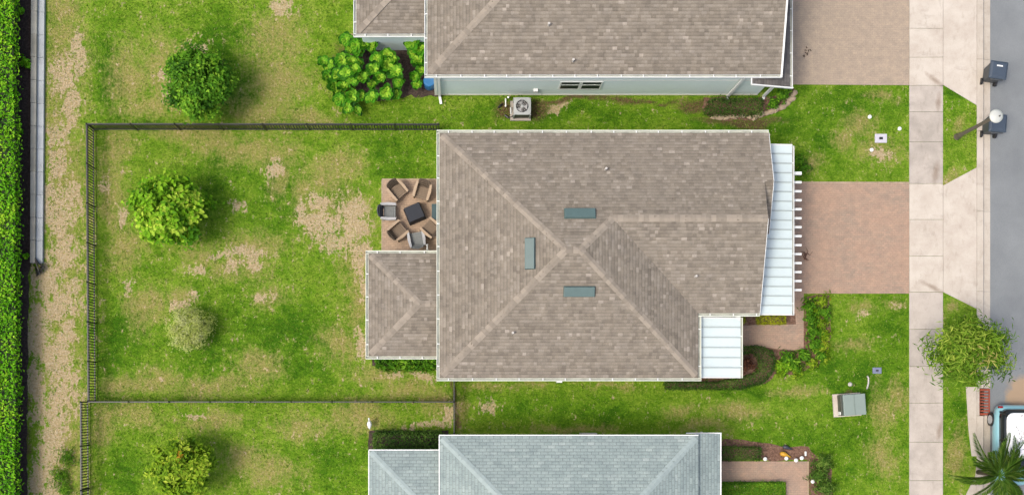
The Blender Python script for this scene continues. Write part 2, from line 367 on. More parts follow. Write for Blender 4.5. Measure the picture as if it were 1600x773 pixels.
def make_ground():
    pxs = np.arange(-35, 1533, 5.0); pys = np.arange(-30, 806, 5.0)
    xs = [-3000, -500, -80, -30] + [float(P(p, 0).x) for p in pxs] + [float(P(1536, 0).x), float(P(1545, 0).x), 33.2, 33.4, 80, 500, 3000]
    ys = [-3000, -500, -80, -20] + sorted(float(P(0, p).y) for p in pys) + [30, 80, 500, 3000]
    nx, ny = len(xs), len(ys); i_drop = 4 + len(pxs)
    X, Y = np.meshgrid(xs, ys)
    Z = np.zeros_like(X); Z[:, i_drop:i_drop + 3] = -.35
    pxg = X * PPM + NX; pyg = NY - Y * PPM
    wx = np.array([mnoise.fractal(Vector((x * .45, y * .45, 3.1)), .8, 2.1, 4) for x, y in zip(X.ravel(), Y.ravel())]).reshape(X.shape)
    wy_ = np.array([mnoise.fractal(Vector((x * .45, y * .45, 9.7)), .8, 2.1, 4) for x, y in zip(X.ravel(), Y.ravel())]).reshape(X.shape)
    pxg = pxg + np.clip(wx, -2, 2) * 15; pyg = pyg + np.clip(wy_, -2, 2) * 15
    def field(bl, wob=.55):
        acc = np.zeros_like(X)
        for (cx, cy, rx, ry) in bl:
            d = ((pxg - cx) / rx) ** 2 + ((pyg - cy) / ry) ** 2
            acc = np.maximum(acc, np.exp(-d * .8))
        return acc
    me = bpy.data.meshes.new('ground')
    vs = np.stack([X.ravel(), Y.ravel(), Z.ravel()], 1)
    fs = [(j * nx + i, j * nx + i + 1, (j + 1) * nx + i + 1, (j + 1) * nx + i) for j in range(ny - 1) for i in range(nx - 1)]
    me.from_pydata(vs.tolist(), [], fs)
    for nm, bl in (('dry', DRY), ('bare', BARE), ('lush_shade', LUSH_SHADE), ('soil', SOIL)):
        a = me.attributes.new(nm, 'FLOAT', 'POINT'); a.data.foreach_set('value', field(bl).ravel().astype(np.float32))
    me.materials.append(lawn_mat()); me.update()
    return tag(link('ground', me), kind='structure')
make_ground()

def sheet(name, pts, z1, m, z0=-.06, parent=None, kind='structure', zpix=None, **kw):
    mb = MB(); mb.prism([tuple(P(x, y).xy) for x, y in pts], z0, z1)
    o = mb.build(name, m, parent, **kw)
    if parent is None: tag(o, kind=kind)
    return o

# road, kerb, sidewalk, aprons
X_ROAD = P(1540, 0).x
mb = MB(); mb.box(X_ROAD, 33.3, -60, 60, -.4, -.11); tag(mb.build('road', M['asphalt']), kind='structure')
kerb = tag(empty('kerb', P(1530, 400)), kind='structure')
kj = [-60, 93, 205, 330, 455, 560, 606, 649, 770, 900]
prof = [(0, -.3), (0, .035), (.29, .03), (.34, -.03), (.37, -.075), (.66, -.098), (.66, -.3)]
for a, b in zip(kj[:-1], kj[1:]):
    if (a, b) == (606, 649): pr = [(0, -.3), (0, .035), (.10, .03), (.12, .02), (.13, -.3)]
    else: pr = prof
    x0 = P(1526, 0).x; y0, y1 = P(0, b).y + .006, P(0, a).y - .006
    m_ = MB(); m_.loft([[Vector((x0 + u, y0, z)) for u, z in pr], [Vector((x0 + u, y1, z)) for u, z in pr]])
    m_.build('kerb_segment', M['kerb'], kerb)
# storm drain throat slab and grate
sheet('inlet_slab', [(1509, 604), (1525.6, 604), (1525.6, 712), (1518, 712), (1513, 670)], .03, M['kerb'])
sheet('inlet_slab', [(1524, 742), (1525.6, 722), (1525.6, 790), (1500, 790)], .03, M['kerb'])
gr = thing('drain_grate', 'rusty orange-brown storm drain grate set in the kerb by the parked car', 'drain grate', P(1537, 627, -.05))
rust = plain('rusted_iron', A(178, 84, 56), .85, .35, 6, bmp=.004)
x0, x1 = P(1530.6, 0).x, P(1547.5, 0).x; y0, y1 = P(0, 648).y, P(0, 607).y
mb = MB(); mb.box(x0, x0 + .04, y0, y1, -.1, -.04); mb.box(x1 - .04, x1, y0, y1, -.1, -.04); mb.box(x0, x1, y0, y0 + .04, -.1, -.039); mb.box(x0, x1, y1 - .04, y1, -.1, -.039); mb.build('frame', rust, gr)
k = 9
for i in range(k):
    yy = y0 + .06 + (y1 - y0 - .12) * i / (k - 1)
    MB().box(x0 + .02, x1 - .02, yy - .03, yy + .03, -.1, -.045).build('bar', rust, gr)
MB().box(x0, x1, y0, y1, -.34, -.3).build('pit_floor', M['mulch_dark'], gr)

walk = tag(empty('sidewalk', P(1446, 400)), kind='structure')
jy = [-45, 0, 45, 90, 134, 175, 222, 287, 343, 400, 456, 514, 572, 629, 690, 750, 810]
for a, b in zip(jy[:-1], jy[1:]):
    drv = b <= 134 or 287 <= a < 456
    mb = MB(); mb.box(P(1420.5, 0).x, P(1473, 0).x, P(0, b).y + .006, P(0, a).y - .006, -.08, .035 + random.uniform(-.003, .003))
    mb.build('slab', M['apron'] if drv else M['concrete'], walk, bevel=.008, seg=1)
ap1 = tag(empty('driveway_apron', P(1500, 60)), kind='structure')
sheet('slab', [(1473.4, -45), (1525.6, -45), (1525.6, 164.5), (1473.4, 133)], .032, M['apron'], parent=ap1)
ap2 = tag(empty('driveway_apron', P(1500, 370)), kind='structure')
sheet('slab', [(1473.4, 290), (1525.6, 262), (1525.6, 482), (1473.4, 456)], .032, M['apron'], parent=ap2)
# paver surfaces
sheet('driveway', [(1232, 285), (1420, 286), (1420, 458.5), (1255.5, 458.5), (1255.5, 545), (1237, 547), (1214, 545), (1190, 541), (1150, 541), (1150, 507), (1190, 507), (1232, 506)], .03, M['pavers_red'])
sheet('driveway', [(1180, -45), (1420, -45), (1420, 133.5), (1180, 132)], .03, M['pavers_tan'])
sheet('path', [(1120, 720), (1262, 720), (1262, 800), (1228, 800), (1228, 752), (1120, 752)], .03, M['pavers_red'])
sheet('patio', [(597, 281), (720, 281), (720, 400), (597, 398)], .03, M['pavers_patio'])
# pale cut-paver edges
def edge_line(pts, m, wdt=3.0):
    e = MB()
    for (a, b) in zip(pts[:-1], pts[1:]):
        e.bar(P(*a, .017), P(*b, .017), wdt / PPM, .05)
    return tag(e.build('paver_edging', m), kind='structure')
M['edging'] = concrete_mat('pale_edging', A(214, 190, 160), A(180, 160, 128), .1, 4)
edge_line([(1241, 285), (1420, 285.5)], M['edging'], 2.4)
edge_line([(597, 281), (597, 392)], M['edging'], 2); edge_line([(597, 280.5), (682, 280.5)], M['edging'], 2.5)
edge_line([(1262.6, 720), (1262.6, 790)], M['edging'], 2)

# planting beds
def bed(pts, m, z=.012, wob=3, name='mulch_bed'):
    q = []
    for (a, b) in zip(pts, pts[1:] + pts[:1]):
        n_ = max(1, int(math.dist(a, b) / 9))
        for i in range(n_):
            t = i / n_; q.append((a[0] + (b[0] - a[0]) * t + random.uniform(-wob, wob) * .6, a[1] + (b[1] - a[1]) * t + random.uniform(-wob, wob) * .6))
    return sheet(name, q, z, m)
bed([(1256, 462), (1297, 462), (1298, 500), (1296, 545), (1275, 572), (1238, 585), (1212, 584), (1196, 600), (1150, 606), (1040, 606), (1040, 585), (1150, 585), (1160, 540), (1214, 541), (1236, 548), (1256, 545)], M['mulch'])
bed([(1128, 683), (1190, 690), (1225, 697), (1262, 697), (1275, 712), (1298, 725), (1302, 800), (1263, 800), (1263, 719), (1120, 719)], M['mulch'])
bed([(1100, 152), (1200, 152), (1240, 140), (1240, 160), (1205, 180), (1170, 188), (1112, 187), (1095, 172)], M['mulch'], wob=4)
bed([(560, 55), (690, 55), (690, 150), (640, 150), (600, 160), (560, 150), (545, 100)], M['mulch_dark'], wob=5)
bed([(22, -60), (50, -60), (52, 400), (45, 420), (43, 560), (42, 830), (22, 830)], M['mulch_dark'], wob=3)
bed([(576, 672), (700, 672), (700, 712), (576, 712)], M['mulch_dark'], wob=2)
bed([(1160, 492), (1243, 490), (1243, 506), (1190, 507), (1160, 508)], M['mulch'], z=.034, wob=1)
bed([(580, 552), (700, 552), (700, 572), (582, 572)], M['mulch_dark'], wob=2)

# ------------------------------------------------------------------ roofs: every shingle is a wedge of its own, clipped to its plane
def clip(poly, a, b):
    """keep the part of a 2D polygon left of a->b"""
    o = []; n = len(poly)
    def side(p): return (b[0] - a[0]) * (p[1] - a[1]) - (b[1] - a[1]) * (p[0] - a[0])
    for i in range(n):
        p, q = poly[i], poly[(i + 1) % n]; sp, sq = side(p), side(q)
        if sp >= 0: o.append(p)
        if (sp >= 0) != (sq >= 0):
            t = sp / (sp - sq); o.append((p[0] + (q[0] - p[0]) * t, p[1] + (q[1] - p[1]) * t))
    return o
def shingles(pts, up2, z_of, roof, m, O, expo=.14, tabs=(.10, .24), gap=0.0, seed=0, even=False, streaky=.0):
    """pts: plan polygon (convex, CCW); up2: plan direction uphill; z_of(x,y): plane height; O: plan origin of the courses"""
    rg = random.Random(seed)
    n = len(pts)
    if sum(pts[i][0] * pts[(i + 1) % n][1] - pts[(i + 1) % n][0] * pts[i][1] for i in range(n)) < 0: pts = pts[::-1]
    u2 = (up2[1], -up2[0]); slope = z_of(O[0] + up2[0], O[1] + up2[1]) - z_of(*O)
    cs = 1 / math.sqrt(1 + slope * slope); e = expo * cs              # course depth in plan
    nrm = Vector((-up2[0] * slope, -up2[1] * slope, 1)).normalized()
    uv = [((p[0] - O[0]) * u2[0] + (p[1] - O[1]) * u2[1], (p[0] - O[0]) * up2[0] + (p[1] - O[1]) * up2[1]) for p in pts]
    nn = len(uv)
    if sum(uv[i][0] * uv[(i + 1) % nn][1] - uv[(i + 1) % nn][0] * uv[i][1] for i in range(nn)) < 0: uv = uv[::-1]
    u0, u1 = min(p[0] for p in uv), max(p[0] for p in uv); v0, v1 = min(p[1] for p in uv), max(p[1] for p in uv)
    mb = MB(); cv = []
    for r in range(int(math.floor(v0 / e + 1e-6)), int(math.ceil(v1 / e))):
        rr = random.Random(seed * 7919 + r)
        u = math.floor((u0 - 1) / 4) * 4 + (rr.uniform(0, .3) if not even else (r % 2) * tabs[0] * .5)
        run = rr.random(); rowt = rr.random()
        while u < u1:
            wd = rr.uniform(*tabs) if not even else tabs[0]
            q = [(u + gap / 2, r * e), (u + wd - gap / 2, r * e), (u + wd - gap / 2, (r + 1) * e + .01), (u + gap / 2, (r + 1) * e + .01)]
            if rr.random() < .6: run = rr.random()
            th = .008 + .006 * rr.random() + (.008 if rr.random() < .3 else 0)
            tint = min(1, max(0, .12 + .42 * rr.random() + .26 * run + .14 * rowt + (.3 if rr.random() < .05 else 0))); uu = u; u += wd
            if uu + wd < u0 - .01 or uu > u1 + .01: continue
            for i in range(nn):
                q = clip(q, uv[i], uv[(i + 1) % nn])
                if len(q) < 3: break
            if len(q) < 3: continue
            lo, hi = [], []
            for (a, b) in q:
                x, y = O[0] + u2[0] * a + up2[0] * b, O[1] + u2[1] * a + up2[1] * b
                base = Vector((x, y, z_of(x, y))); t = (b - r * e) / (e + .01)
                lo.append(base); hi.append(base + nrm * (.003 + th * (1 - t)))
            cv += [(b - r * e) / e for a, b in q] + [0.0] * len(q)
            k = len(q); mb.add(hi + lo, [tuple(range(k))] + [(i, k + i, k + (i + 1) % k, (i + 1) % k) for i in range(k)], tint)
    me = bpy.data.meshes.new('shingles'); off = origin(roof)
    me.from_pydata([(v[0] - off.x, v[1] - off.y, v[2] - off.z) for v in mb.v], [], mb.f)
    me.attributes.new('tint', 'FLOAT', 'FACE').data.foreach_set('value', mb.t)
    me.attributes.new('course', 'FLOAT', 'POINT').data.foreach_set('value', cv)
    me.materials.append(m); me.update()
    return tag(link('shingles', me, roof), kind='stuff')
def deck(planes, th=.07):
    mb = MB()
    for pts, z_of in planes:
        n = len(pts)
        if sum(pts[i][0] * pts[(i + 1) % n][1] - pts[(i + 1) % n][0] * pts[i][1] for i in range(n)) < 0: pts = pts[::-1]
        hi = [(x, y, z_of(x, y)) for x, y in pts]; lo = [(x, y, z_of(x, y) - th) for x, y in pts]
        mb.add(hi + lo, [tuple(range(n)), tuple(range(2 * n - 1, n - 1, -1))] + [(i, n + i, n + (i + 1) % n, (i + 1) % n) for i in range(n)])
    return mb
def plane_z(O, up2, z0, s): return lambda x, y: z0 + s * ((x - O[0]) * up2[0] + (y - O[1]) * up2[1])
def caps(a, b, n1, n2, roof, m, wd=.15, expo=.21):
    """ridge or hip caps from low end a to high end b; n1, n2: plan uphill dirs*slope of the two planes beside it"""
    a = Vector(a); b = Vector(b); d = b - a; L = d.length; d.normalize()
    flat = Vector((d.x, d.y, 0)).normalized(); perp = Vector((-flat.y, flat.x, 0))
    def side(n_, s):
        v = perp * s; v.z = v.x * n_[0] + v.y * n_[1]
        return v.normalized() * wd
    s1, s2 = side(n1, 1), side(n2, -1)
    if s1.z > 0.02 or s2.z > .02: s1, s2 = side(n2, 1), side(n1, -1)
    up = s1.cross(d).normalized() * -1
    upv = Vector((0, 0, 1))
    ln = expo + .05
    lo = .030; hi = .012
    mb = MB(); vs = []
    for x, h in ((0, lo), (ln, hi)):
        c = d * x + upv * h
        vs += [c + s1, c, c + s2, c + s1 - upv * .012, c - upv * .012, c + s2 - upv * .012]
    mb.add(vs, [(0, 1, 7, 6), (1, 2, 8, 7), (0, 3, 4, 1), (1, 4, 5, 2), (0, 6, 9, 3), (2, 5, 11, 8), (6, 7, 10, 9), (7, 8, 11, 10), (3, 9, 10, 4), (4, 10, 11, 5)])
    me = mb.mesh('ridge_cap', (0, 0, 0), m); off = origin(roof)
    k = int(L / expo)
    for i in range(k):
        link('ridge_cap', me, roof, a + d * (i * L / k) - off + upv * random.uniform(0, .004))
def gutter(a, b, out2, z, house, m, gw=.13, gh=.11, step=1.0, ph=.5):
    """open trough along the eave a->b (plan points), out2 = outward direction"""
    a = Vector((a[0], a[1], 0)); b = Vector((b[0], b[1], 0)); o2 = Vector((out2[0], out2[1], 0)); d = (b - a); L = d.length; d.normalize()
    Mx = Matrix(((d.x, o2.x, 0, a.x), (d.y, o2.y, 0, a.y), (0, 0, 1, z), (0, 0, 0, 1)))
    mb = MB(); mb.box(0, L, .004, .012, -gh, -.005, Mx);     mb.box(0, L, gw - .028, gw, -gh, .004, Mx); mb.box(0, .012, .012, gw - .028, -gh + .01, 0, Mx); mb.box(L - .012, L, .012, gw - .028, -gh + .01, 0, Mx)
    g = mb.build('gutter', m, house); MB().box(.012, L - .012, .012, gw - .028, -gh, -gh + .03, Mx).build('trough_floor', M['gutter_floor'], g)
    s = MB(); s.box(-.02, .02, .0, gw - .026, -.012, .008, Mx.to_3x3().to_4x4()); me = s.mesh('gutter_strap', (0, 0, 0), M['white'])
    x = ph
    while x < L - .1:
        link('gutter_strap', me, g, a + d * x + Vector((0, 0, z)) - origin(house)); x += step * random.uniform(.93, 1.07)
    return g
def box_vent(c, rz, house_roof, s, up2):
    """low box vent, 1.35 x 0.48 m, on a slope"""
    ax = Vector((up2[1], -up2[0], 0)); v = Vector((up2[0], up2[1], s)).normalized(); nn = ax.cross(v).normalized()
    if nn.z < 0: ax = -ax; nn = ax.cross(v)
    off = origin(house_roof)
    Mx = Matrix(((ax.x, v.x, nn.x, c[0] - off.x), (ax.y, v.y, nn.y, c[1] - off.y), (ax.z, v.z, nn.z, c[2] - off.z), (0, 0, 0, 1)))
    mb = MB(); mb.taper((.66, .235), (.63, .20), .0, .13, Mx); o = mb.build('box_vent', M['vent'], house_roof, world=False, bevel=.02)
    f = MB(); f.box(-.72, .72, -.24, .27, .014, .024, Mx); f.build('flashing', M['deck_dark'], o, world=False) if False else None
    return o
def pipe_vent(c, roof):
    mb = MB(); mb.tube([(c[0], c[1], c[2] - .05), (c[0], c[1], c[2] + .28)], .05, 10); p_ = mb.build('vent_pipe', M['pipe_grey'], roof, smooth=False)
    return p_

# ------------------------------------------------------------------ main house
S_ = 1 / 3.0; ZE = 3.3
h = thing('house', 'brown shingled house with three green-grey box vents and white metal canopies', 'house', P(900, 400))
xl, xr, yt, yb = P(687, 0, ZE).x, P(1091, 0, ZE).x, P(0, 208, ZE).y, P(0, 590, ZE).y
ys_, xw, xg = P(0, 489, ZE).y, P(1187, 0, ZE).x, P(1201, 0, ZE).x
hd = (yt - yb) / 2; ym = (yt + yb) / 2; hw = (yt - ys_) / 2; yw = (yt + ys_) / 2
xp0, xp1 = xl + hd, xr - hd; xj = xp1 + (yw - ym); zr = ZE + hd * S_; zw = ZE + hw * S_; yg = 9.16; zg = ZE + (yt - yg) * S_
zN = plane_z((0, yt), (0, -1), ZE, S_); zS = plane_z((0, yb), (0, 1), ZE, S_); zW = plane_z((xl, 0), (1, 0), ZE, S_)
zE = plane_z((xr, 0), (-1, 0), ZE, S_); zWS = plane_z((0, ys_), (0, 1), ZE, S_); zGS = plane_z((0, 2 * yg - yt), (0, 1), ZE, S_)
PL = [([(xl, yt), (xj, yt), (xj, yw), (xp1, ym), (xp0, ym)], (0, -1), zN, (0, yt), 1), ([(xj, yt), (xw, yt), (xw, yw), (xj, yw)], (0, -1), zN, (0, yt), 1),
      ([(xw, yt), (xg, yt), (xg, yg), (xw, yg)], (0, -1), zN, (0, yt), 1), ([(xl, yb), (xl, yt), (xp0, ym)], (1, 0), zW, (xl, 0), 2),
      ([(xl, yb), (xr, yb), (xp1, ym), (xp0, ym)], (0, 1), zS, (0, yb), 3), ([(xr, yb), (xr, ys_), (xj, yw), (xp1, ym)], (-1, 0), zE, (xr, 0), 4),
      ([(xr, ys_), (xw, ys_), (xw, yw), (xj, yw)], (0, 1), zWS, (0, ys_), 5), ([(xw, yg), (xg, yg), (xg, 2 * yg - yt + .1), (xw, 2 * yg - yt + .1)], (0, 1), zGS, (0, 2 * yg - yt), 6)]
roof = deck([(p, z) for p, u, z, o, s in PL]).build('roof', M['deck_brown'], h)
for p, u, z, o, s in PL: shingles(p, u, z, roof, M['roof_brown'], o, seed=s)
nN, nS, nW, nE = (0, -S_), (0, S_), (S_, 0), (-S_, 0)
caps((xl + .1, yt - .1, zN(0, yt - .1)), (xp0, ym, zr), nN, nW, roof, M['cap_brown']); caps((xl + .1, yb + .1, zS(0, yb + .1)), (xp0, ym, zr), nS, nW, roof, M['cap_brown'])
caps((xr - .1, yb + .1, zS(0, yb + .1)), (xp1, ym, zr), nS, nE, roof, M['cap_brown']); caps((xj, yw, zw), (xp1, ym, zr), nN, nE, roof, M['cap_brown'])
caps((xp0, ym, zr), (xp1, ym, zr), nN, nS, roof, M['cap_brown']); caps((xw, yw, zw), (xj, yw, zw), nN, nS, roof, M['cap_brown'])
def on(px, py, zf):
    v = P(px, py, 4)
    for _ in range(8): v = P(px, py, zf(v.x, v.y))
    return v
box_vent(on(906, 334, zN), 0, roof, S_, (0, -1)); box_vent(on(905, 455, zS), 0, roof, S_, (0, 1)); box_vent(on(828.5, 396, zW), 0, roof, S_, (1, 0))
for px, py, zf in ((946, 265, zN), (801, 520, zS), (1086, 432, zWS)): pipe_vent(on(px, py, zf), roof)
# gutters
G = M['gutter']
gutter((xl - .13, yt), (xg, yt), (0, 1), ZE, h, G); gutter((xl, yb), (xl, yt), (-1, 0), ZE, h, G); gutter((xl - .13, yb), (xr + .13, yb), (0, -1), ZE, h, G)
gutter((xr, yb), (xr, ys_ - .13), (1, 0), ZE, h, G, step=1.5); gutter((xr, ys_), (xw, ys_), (0, -1), ZE, h, G)
# walls
Zw = ZE - .09
MB().prism([(xl + .15, yb + .15), (xr - .15, yb + .15), (xr - .15, ys_ + .15), (xw - .15, ys_ + .15), (xw - .15, yt - .15), (xl + .15, yt - .15)], -.05, Zw).build('wall', M['stucco'], h)
g = MB()
for x in (xw - .16,):
    g.add([(x, ys_ + .16, Zw - .02), (x, yt - .16, Zw - .02), (x, yw, zw - .1), (x + .1, ys_ + .16, Zw - .02), (x + .1, yt - .16, Zw - .02), (x + .1, yw, zw - .1)], [(0, 1, 2), (5, 4, 3), (0, 3, 4, 1), (1, 4, 5, 2), (2, 5, 3, 0)])
g.build('gable_wall', M['stucco'], h)
# dark-edged rake trims
rk = MB(); rk.bar((xw + .012, yw, zw - .05), (xw + .012, ys_, ZE - .05), .02, .12); rk.bar((xg + .012, yt, ZE - .05), (xg + .012, yg, zg - .05), .02, .12); rk.bar((xg + .012, yg, zg - .05), (xg + .012, 2 * yg - yt + .1, ZE - .02), .02, .12)
rk.build('rake_board', M['white'], h)
# garage door, front door, rear door under the eaves
gd = MB(); gx = xw - .15
gy0, gy1 = P(0, 440).y, P(0, 300).y
gdo = gd.box(gx + .003, gx + .05, gy0, gy1, .03, 2.25).build('garage_door', M['white'], h)
for i in range(4):
    for j in range(4):
        MB().box(gx + .05, gx + .07, gy0 + .1 + j * (gy1 - gy0) / 4, gy0 + (j + 1) * (gy1 - gy0) / 4 - .1, .12 + i * .55, .50 + i * .55).build('door_panel', M['white'], gdo)
fd = MB().box(xr - .15, xr - .10, ys_ - 1.9, ys_ - .95, .03, 2.1).build('front_door', M['vent'], h)
MB().box(xr - .1, xr - .05, ys_ - 1.82, ys_ - 1.78, 1.0, 1.12).build('handle', M['black_metal'], fd)
sd_ = MB().box(xl + .1, xl + .15, P(0, 380).y, P(0, 300).y, .05, 2.1).build('sliding_door', M['white'], h)
MB().box(xl + .09, xl + .098, P(0, 378).y, P(0, 342).y, .12, 2.02).build('pane', M['glass'], sd_); MB().box(xl + .09, xl + .098, P(0, 339).y, P(0, 302).y, .12, 2.02).build('pane', M['glass'], sd_)

# standing seam canopies
def canopy(name, x0, x1, y0, y1, z0, z1, house, seam, gut=True):
    """shed of metal pans running along x, from the wall side (x0, z0) to the drip edge (x1, z1)"""
    c = MB(); th = .05
    c.add([(x0, y0, z0), (x1, y0, z1), (x1, y1, z1), (x0, y1, z0), (x0, y0, z0 - th), (x1, y0, z1 - th), (x1, y1, z1 - th), (x0, y1, z0 - th)], [(0, 1, 2, 3), (7, 6, 5, 4), (0, 4, 5, 1), (1, 5, 6, 2), (2, 6, 7, 3), (3, 7, 4, 0)])
    o = c.build(name, M['metal_roof'], house)
    n_ = round((y1 - y0) / seam); sm = MB().bar((0, 0, 0), (x1 - x0 - .05, 0, z1 - z0), .04, .06).mesh('seam', (0, 0, 0), M['metal_seam'])
    for i in range(1, n_): link('seam', sm, o, Vector((x0 + .02, y0 + (y1 - y0) * i / n_, z0 + .025)) - origin(house))
    for yy in (y0 + .02, y1 - .02): MB().bar((x0, yy, z0 + .012), (x1, yy, z1 + .012), .05, .05).build('edge_trim', M['white'], o)
    return o
x1c = P(1237.5, 0, 2.75).x
canopy('canopy_roof', xw - .15, x1c, P(0, 492, 2.8).y, P(0, 225.5, 2.8).y, 2.90, 2.75, h, .40)
gutter((x1c, P(0, 492, 2.75).y), (x1c, P(0, 228, 2.75).y), (1, 0), 2.74, h, M['white'], gw=.10, gh=.1, step=2.0)
x1e = P(1157, 0, 2.85).x; x0e = xr + .145
canopy('porch_roof', x0e, x1e, P(0, 590, 2.9).y, ys_ - .145, 3.02, 2.85, h, .43)
gutter((x1e, P(0, 590, 2.85).y), (x1e, ys_ - .15), (1, 0), 2.84, h, G, gw=.10, gh=.1, step=1.2)
for (px, py) in ((1152, 583), (1152, 497)):
    v = P(px, py, 2.7); MB().box(v.x - .1, v.x + .1, v.y - .1, v.y + .1, 0, 2.86).build('porch_column', M['white'], h, bevel=.015)
pb = MB().box(xr - .15, x1e - .1, P(0, 588, 2.7).y, ys_ + .1, -.04, .06).build('porch_slab', M['concrete'], h)
# trellis rafters poking out under the garage canopy
for i in range(13):
    py = 285 + i * 14.0
    v = P(1252, py, 2.45); xs0 = xw - .16
    MB().box(xs0, v.x, v.y - .045, v.y + .045, 2.38, 2.5).build('trellis_rafter', M['white'], h)
v = P(1252, 271, 2.45); MB().bar((xw - .16, v.y - .02, 2.42), (v.x, v.y + .0, 2.44), .13, .14).build('trellis_rafter', M['white'], h)
va, vb = P(1246, 268, 2.3), P(1246, 456, 2.3); MB().box(va.x - .35, va.x - .25, vb.y - .05, va.y + .05, 2.24, 2.378).build('trellis_beam', M['white'], h)
for yy in (vb.y + .05, va.y - .05): MB().bar((va.x - .3, yy, 2.24), (xw - .16, yy, 1.5), .09, .09).build('bracket', M['white'], h)
# lanai roof at the back
ZL = 2.5; SL = .27
lx0, lx1, ly1, ly0 = P(576, 0, ZL).x, xl + .16, P(0, 396, ZL).y, P(0, 556, ZL).y
lh = (ly1 - ly0) / 2; lm = (ly0 + ly1) / 2
zLN = plane_z((0, ly1), (0, -1), ZL, SL); zLS = plane_z((0, ly0), (0, 1), ZL, SL); zLW = plane_z((lx0, 0), (1, 0), ZL, SL)
LP = [([(lx0, ly1), (lx1, ly1), (lx1, lm), (lx0 + lh, lm)], (0, -1), zLN, (0, ly1), 11), ([(lx0, ly0), (lx1, ly0), (lx1, lm), (lx0 + lh, lm)], (0, 1), zLS, (0, ly0), 12), ([(lx0, ly0), (lx0, ly1), (lx0 + lh, lm)], (1, 0), zLW, (lx0, 0), 13)]
lroof = deck([(p, z) for p, u, z, o, s in LP]).build('lanai_roof', M['deck_brown'], h)
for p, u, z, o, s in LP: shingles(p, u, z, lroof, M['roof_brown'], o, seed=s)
zt = ZL + lh * SL
caps((lx0 + .08, ly1 - .08, zLN(0, ly1 - .08)), (lx0 + lh, lm, zt), (0, -SL), (SL, 0), lroof, M['cap_brown'], .14); caps((lx0 + .08, ly0 + .08, zLS(0, ly0 + .08)), (lx0 + lh, lm, zt), (0, SL), (SL, 0), lroof, M['cap_brown'], .14)
caps((lx1 - .1, lm, zt), (lx0 + lh, lm, zt), (0, -SL), (0, SL), lroof, M['cap_brown'], .14)
gutter((lx0, ly0), (lx0, ly1), (-1, 0), ZL, h, G); gutter((lx0 - .13, ly1), (xl + .1, ly1), (0, 1), ZL, h, G); gutter((lx0 - .13, ly0), (xl + .1, ly0), (0, -1), ZL, h, G)
lw = MB()
for a, b in (((lx0 + .15, ly0 + .15), (lx0 + .35, ly0 + .35)), ((lx0 + .15, ly1 - .35), (lx0 + .35, ly1 - .15))): lw.box(a[0], b[0], a[1], b[1], -.02, ZL - .06)
lw.box(lx0 + .12, xl + .2, ly0 + .12, ly0 + .27, -.02, .6); lw.box(lx0 + .12, lx0 + .27, ly0 + .27, ly1 - .12, -.02, .6)
lw.box(lx0 + .12, xl + .2, ly0 + .13, ly0 + .26, ZL - .3, ZL - .08); lw.box(lx0 + .13, lx0 + .26, ly0 + .26, ly1 - .12, ZL - .3, ZL - .081); lw.box(lx0 + .26, xl + .2, ly1 - .26, ly1 - .13, ZL - .3, ZL - .08)
lw.build('lanai_wall', M['stucco'], h)
v = P(668, 392, .1); MB().tube([v, v + Vector((0, .02, .55)), v + Vector((0, .22, .62))], .045, 8).build('drain_pipe', M['white'], h)
MB().box(P(866, 0).x, P(874, 0).x, yb - .16, yb + .16, .9, 1.3).build('meter_box', M['white'], h)

# ------------------------------------------------------------------ house with pale blue siding (its back and front run out of the frame)
h2 = thing('house', 'brown shingled house with pale blue siding and white gutters beside tan driveway', 'house', P(900, 60))
tl, tr, ty = P(668, 0, ZE).x, P(1220, 0, ZE).x, P(0, 116.5, ZE).y; tb = ty + 10.6; th_ = 5.3; tm = ty + th_; S2 = .28; tz = ZE + th_ * S2
zTS = plane_z((0, ty), (0, 1), ZE, S2); zTN = plane_z((0, tb), (0, -1), ZE, S2); zTW = plane_z((tl, 0), (1, 0), ZE, S2)
TP = [([(tl, ty), (tr, ty), (tr, tm), (tl + th_, tm)], (0, 1), zTS, (0, ty), 21), ([(tl, tb), (tr, tb), (tr, tm), (tl + th_, tm)], (0, -1), zTN, (0, tb), 22), ([(tl, ty), (tl, tb), (tl + th_, tm)], (1, 0), zTW, (tl, 0), 23)]
r2 = deck([(p, z) for p, u, z, o, s in TP]).build('roof', M['deck_brown'], h2)
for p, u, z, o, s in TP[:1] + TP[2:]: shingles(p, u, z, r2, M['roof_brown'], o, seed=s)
caps((tl + .1, ty + .1, zTS(0, ty + .1)), (tl + th_, tm, tz), (0, S2), (S2, 0), r2, M['cap_brown'])
for px, py in ((857, 40), (895, 96)): pipe_vent(on(px, py, zTS), r2)
gutter((tl - .13, ty), (tr + .06, ty), (0, -1), ZE, h2, M['white']); gutter((tl, ty), (tl, tb), (-1, 0), ZE, h2, M['white'])
t = MB(); t.bar((tr + .02, ty - .1, ZE - .03), (tr + .02, tm, tz - .03), .07, .14); t.build('rake_board', M['white'], h2)
wy = P(0, 148.5).y; wxl, wxr = P(680, 0).x, P(1183, 0).x
wl2 = MB().box(wxl, tr - .1, wy + .03, tb - .15, -.05, ZE - .09).build('wall', M['siding'], h2)
for i in range(15):
    z0 = .12 + i * .2; b_ = MB(); b_.add([(wxl, wy + .03, z0), (tr - .1, wy + .03, z0), (tr - .1, wy, z0), (wxl, wy, z0), (wxl, wy + .03, z0 + .2), (tr - .1, wy + .03, z0 + .2), (tr - .1, wy + .018, z0 + .2), (wxl, wy + .018, z0 + .2)],
        [(0, 1, 2, 3), (7, 6, 5, 4), (3, 2, 6, 7), (0, 3, 7, 4), (1, 5, 6, 2)]); b_.build('siding_board', M['siding'], wl2)
MB().box(wxl - .02, wxl + .1, wy - .02, wy + .13, 0, ZE - .095).build('corner_board', M['white'], h2)
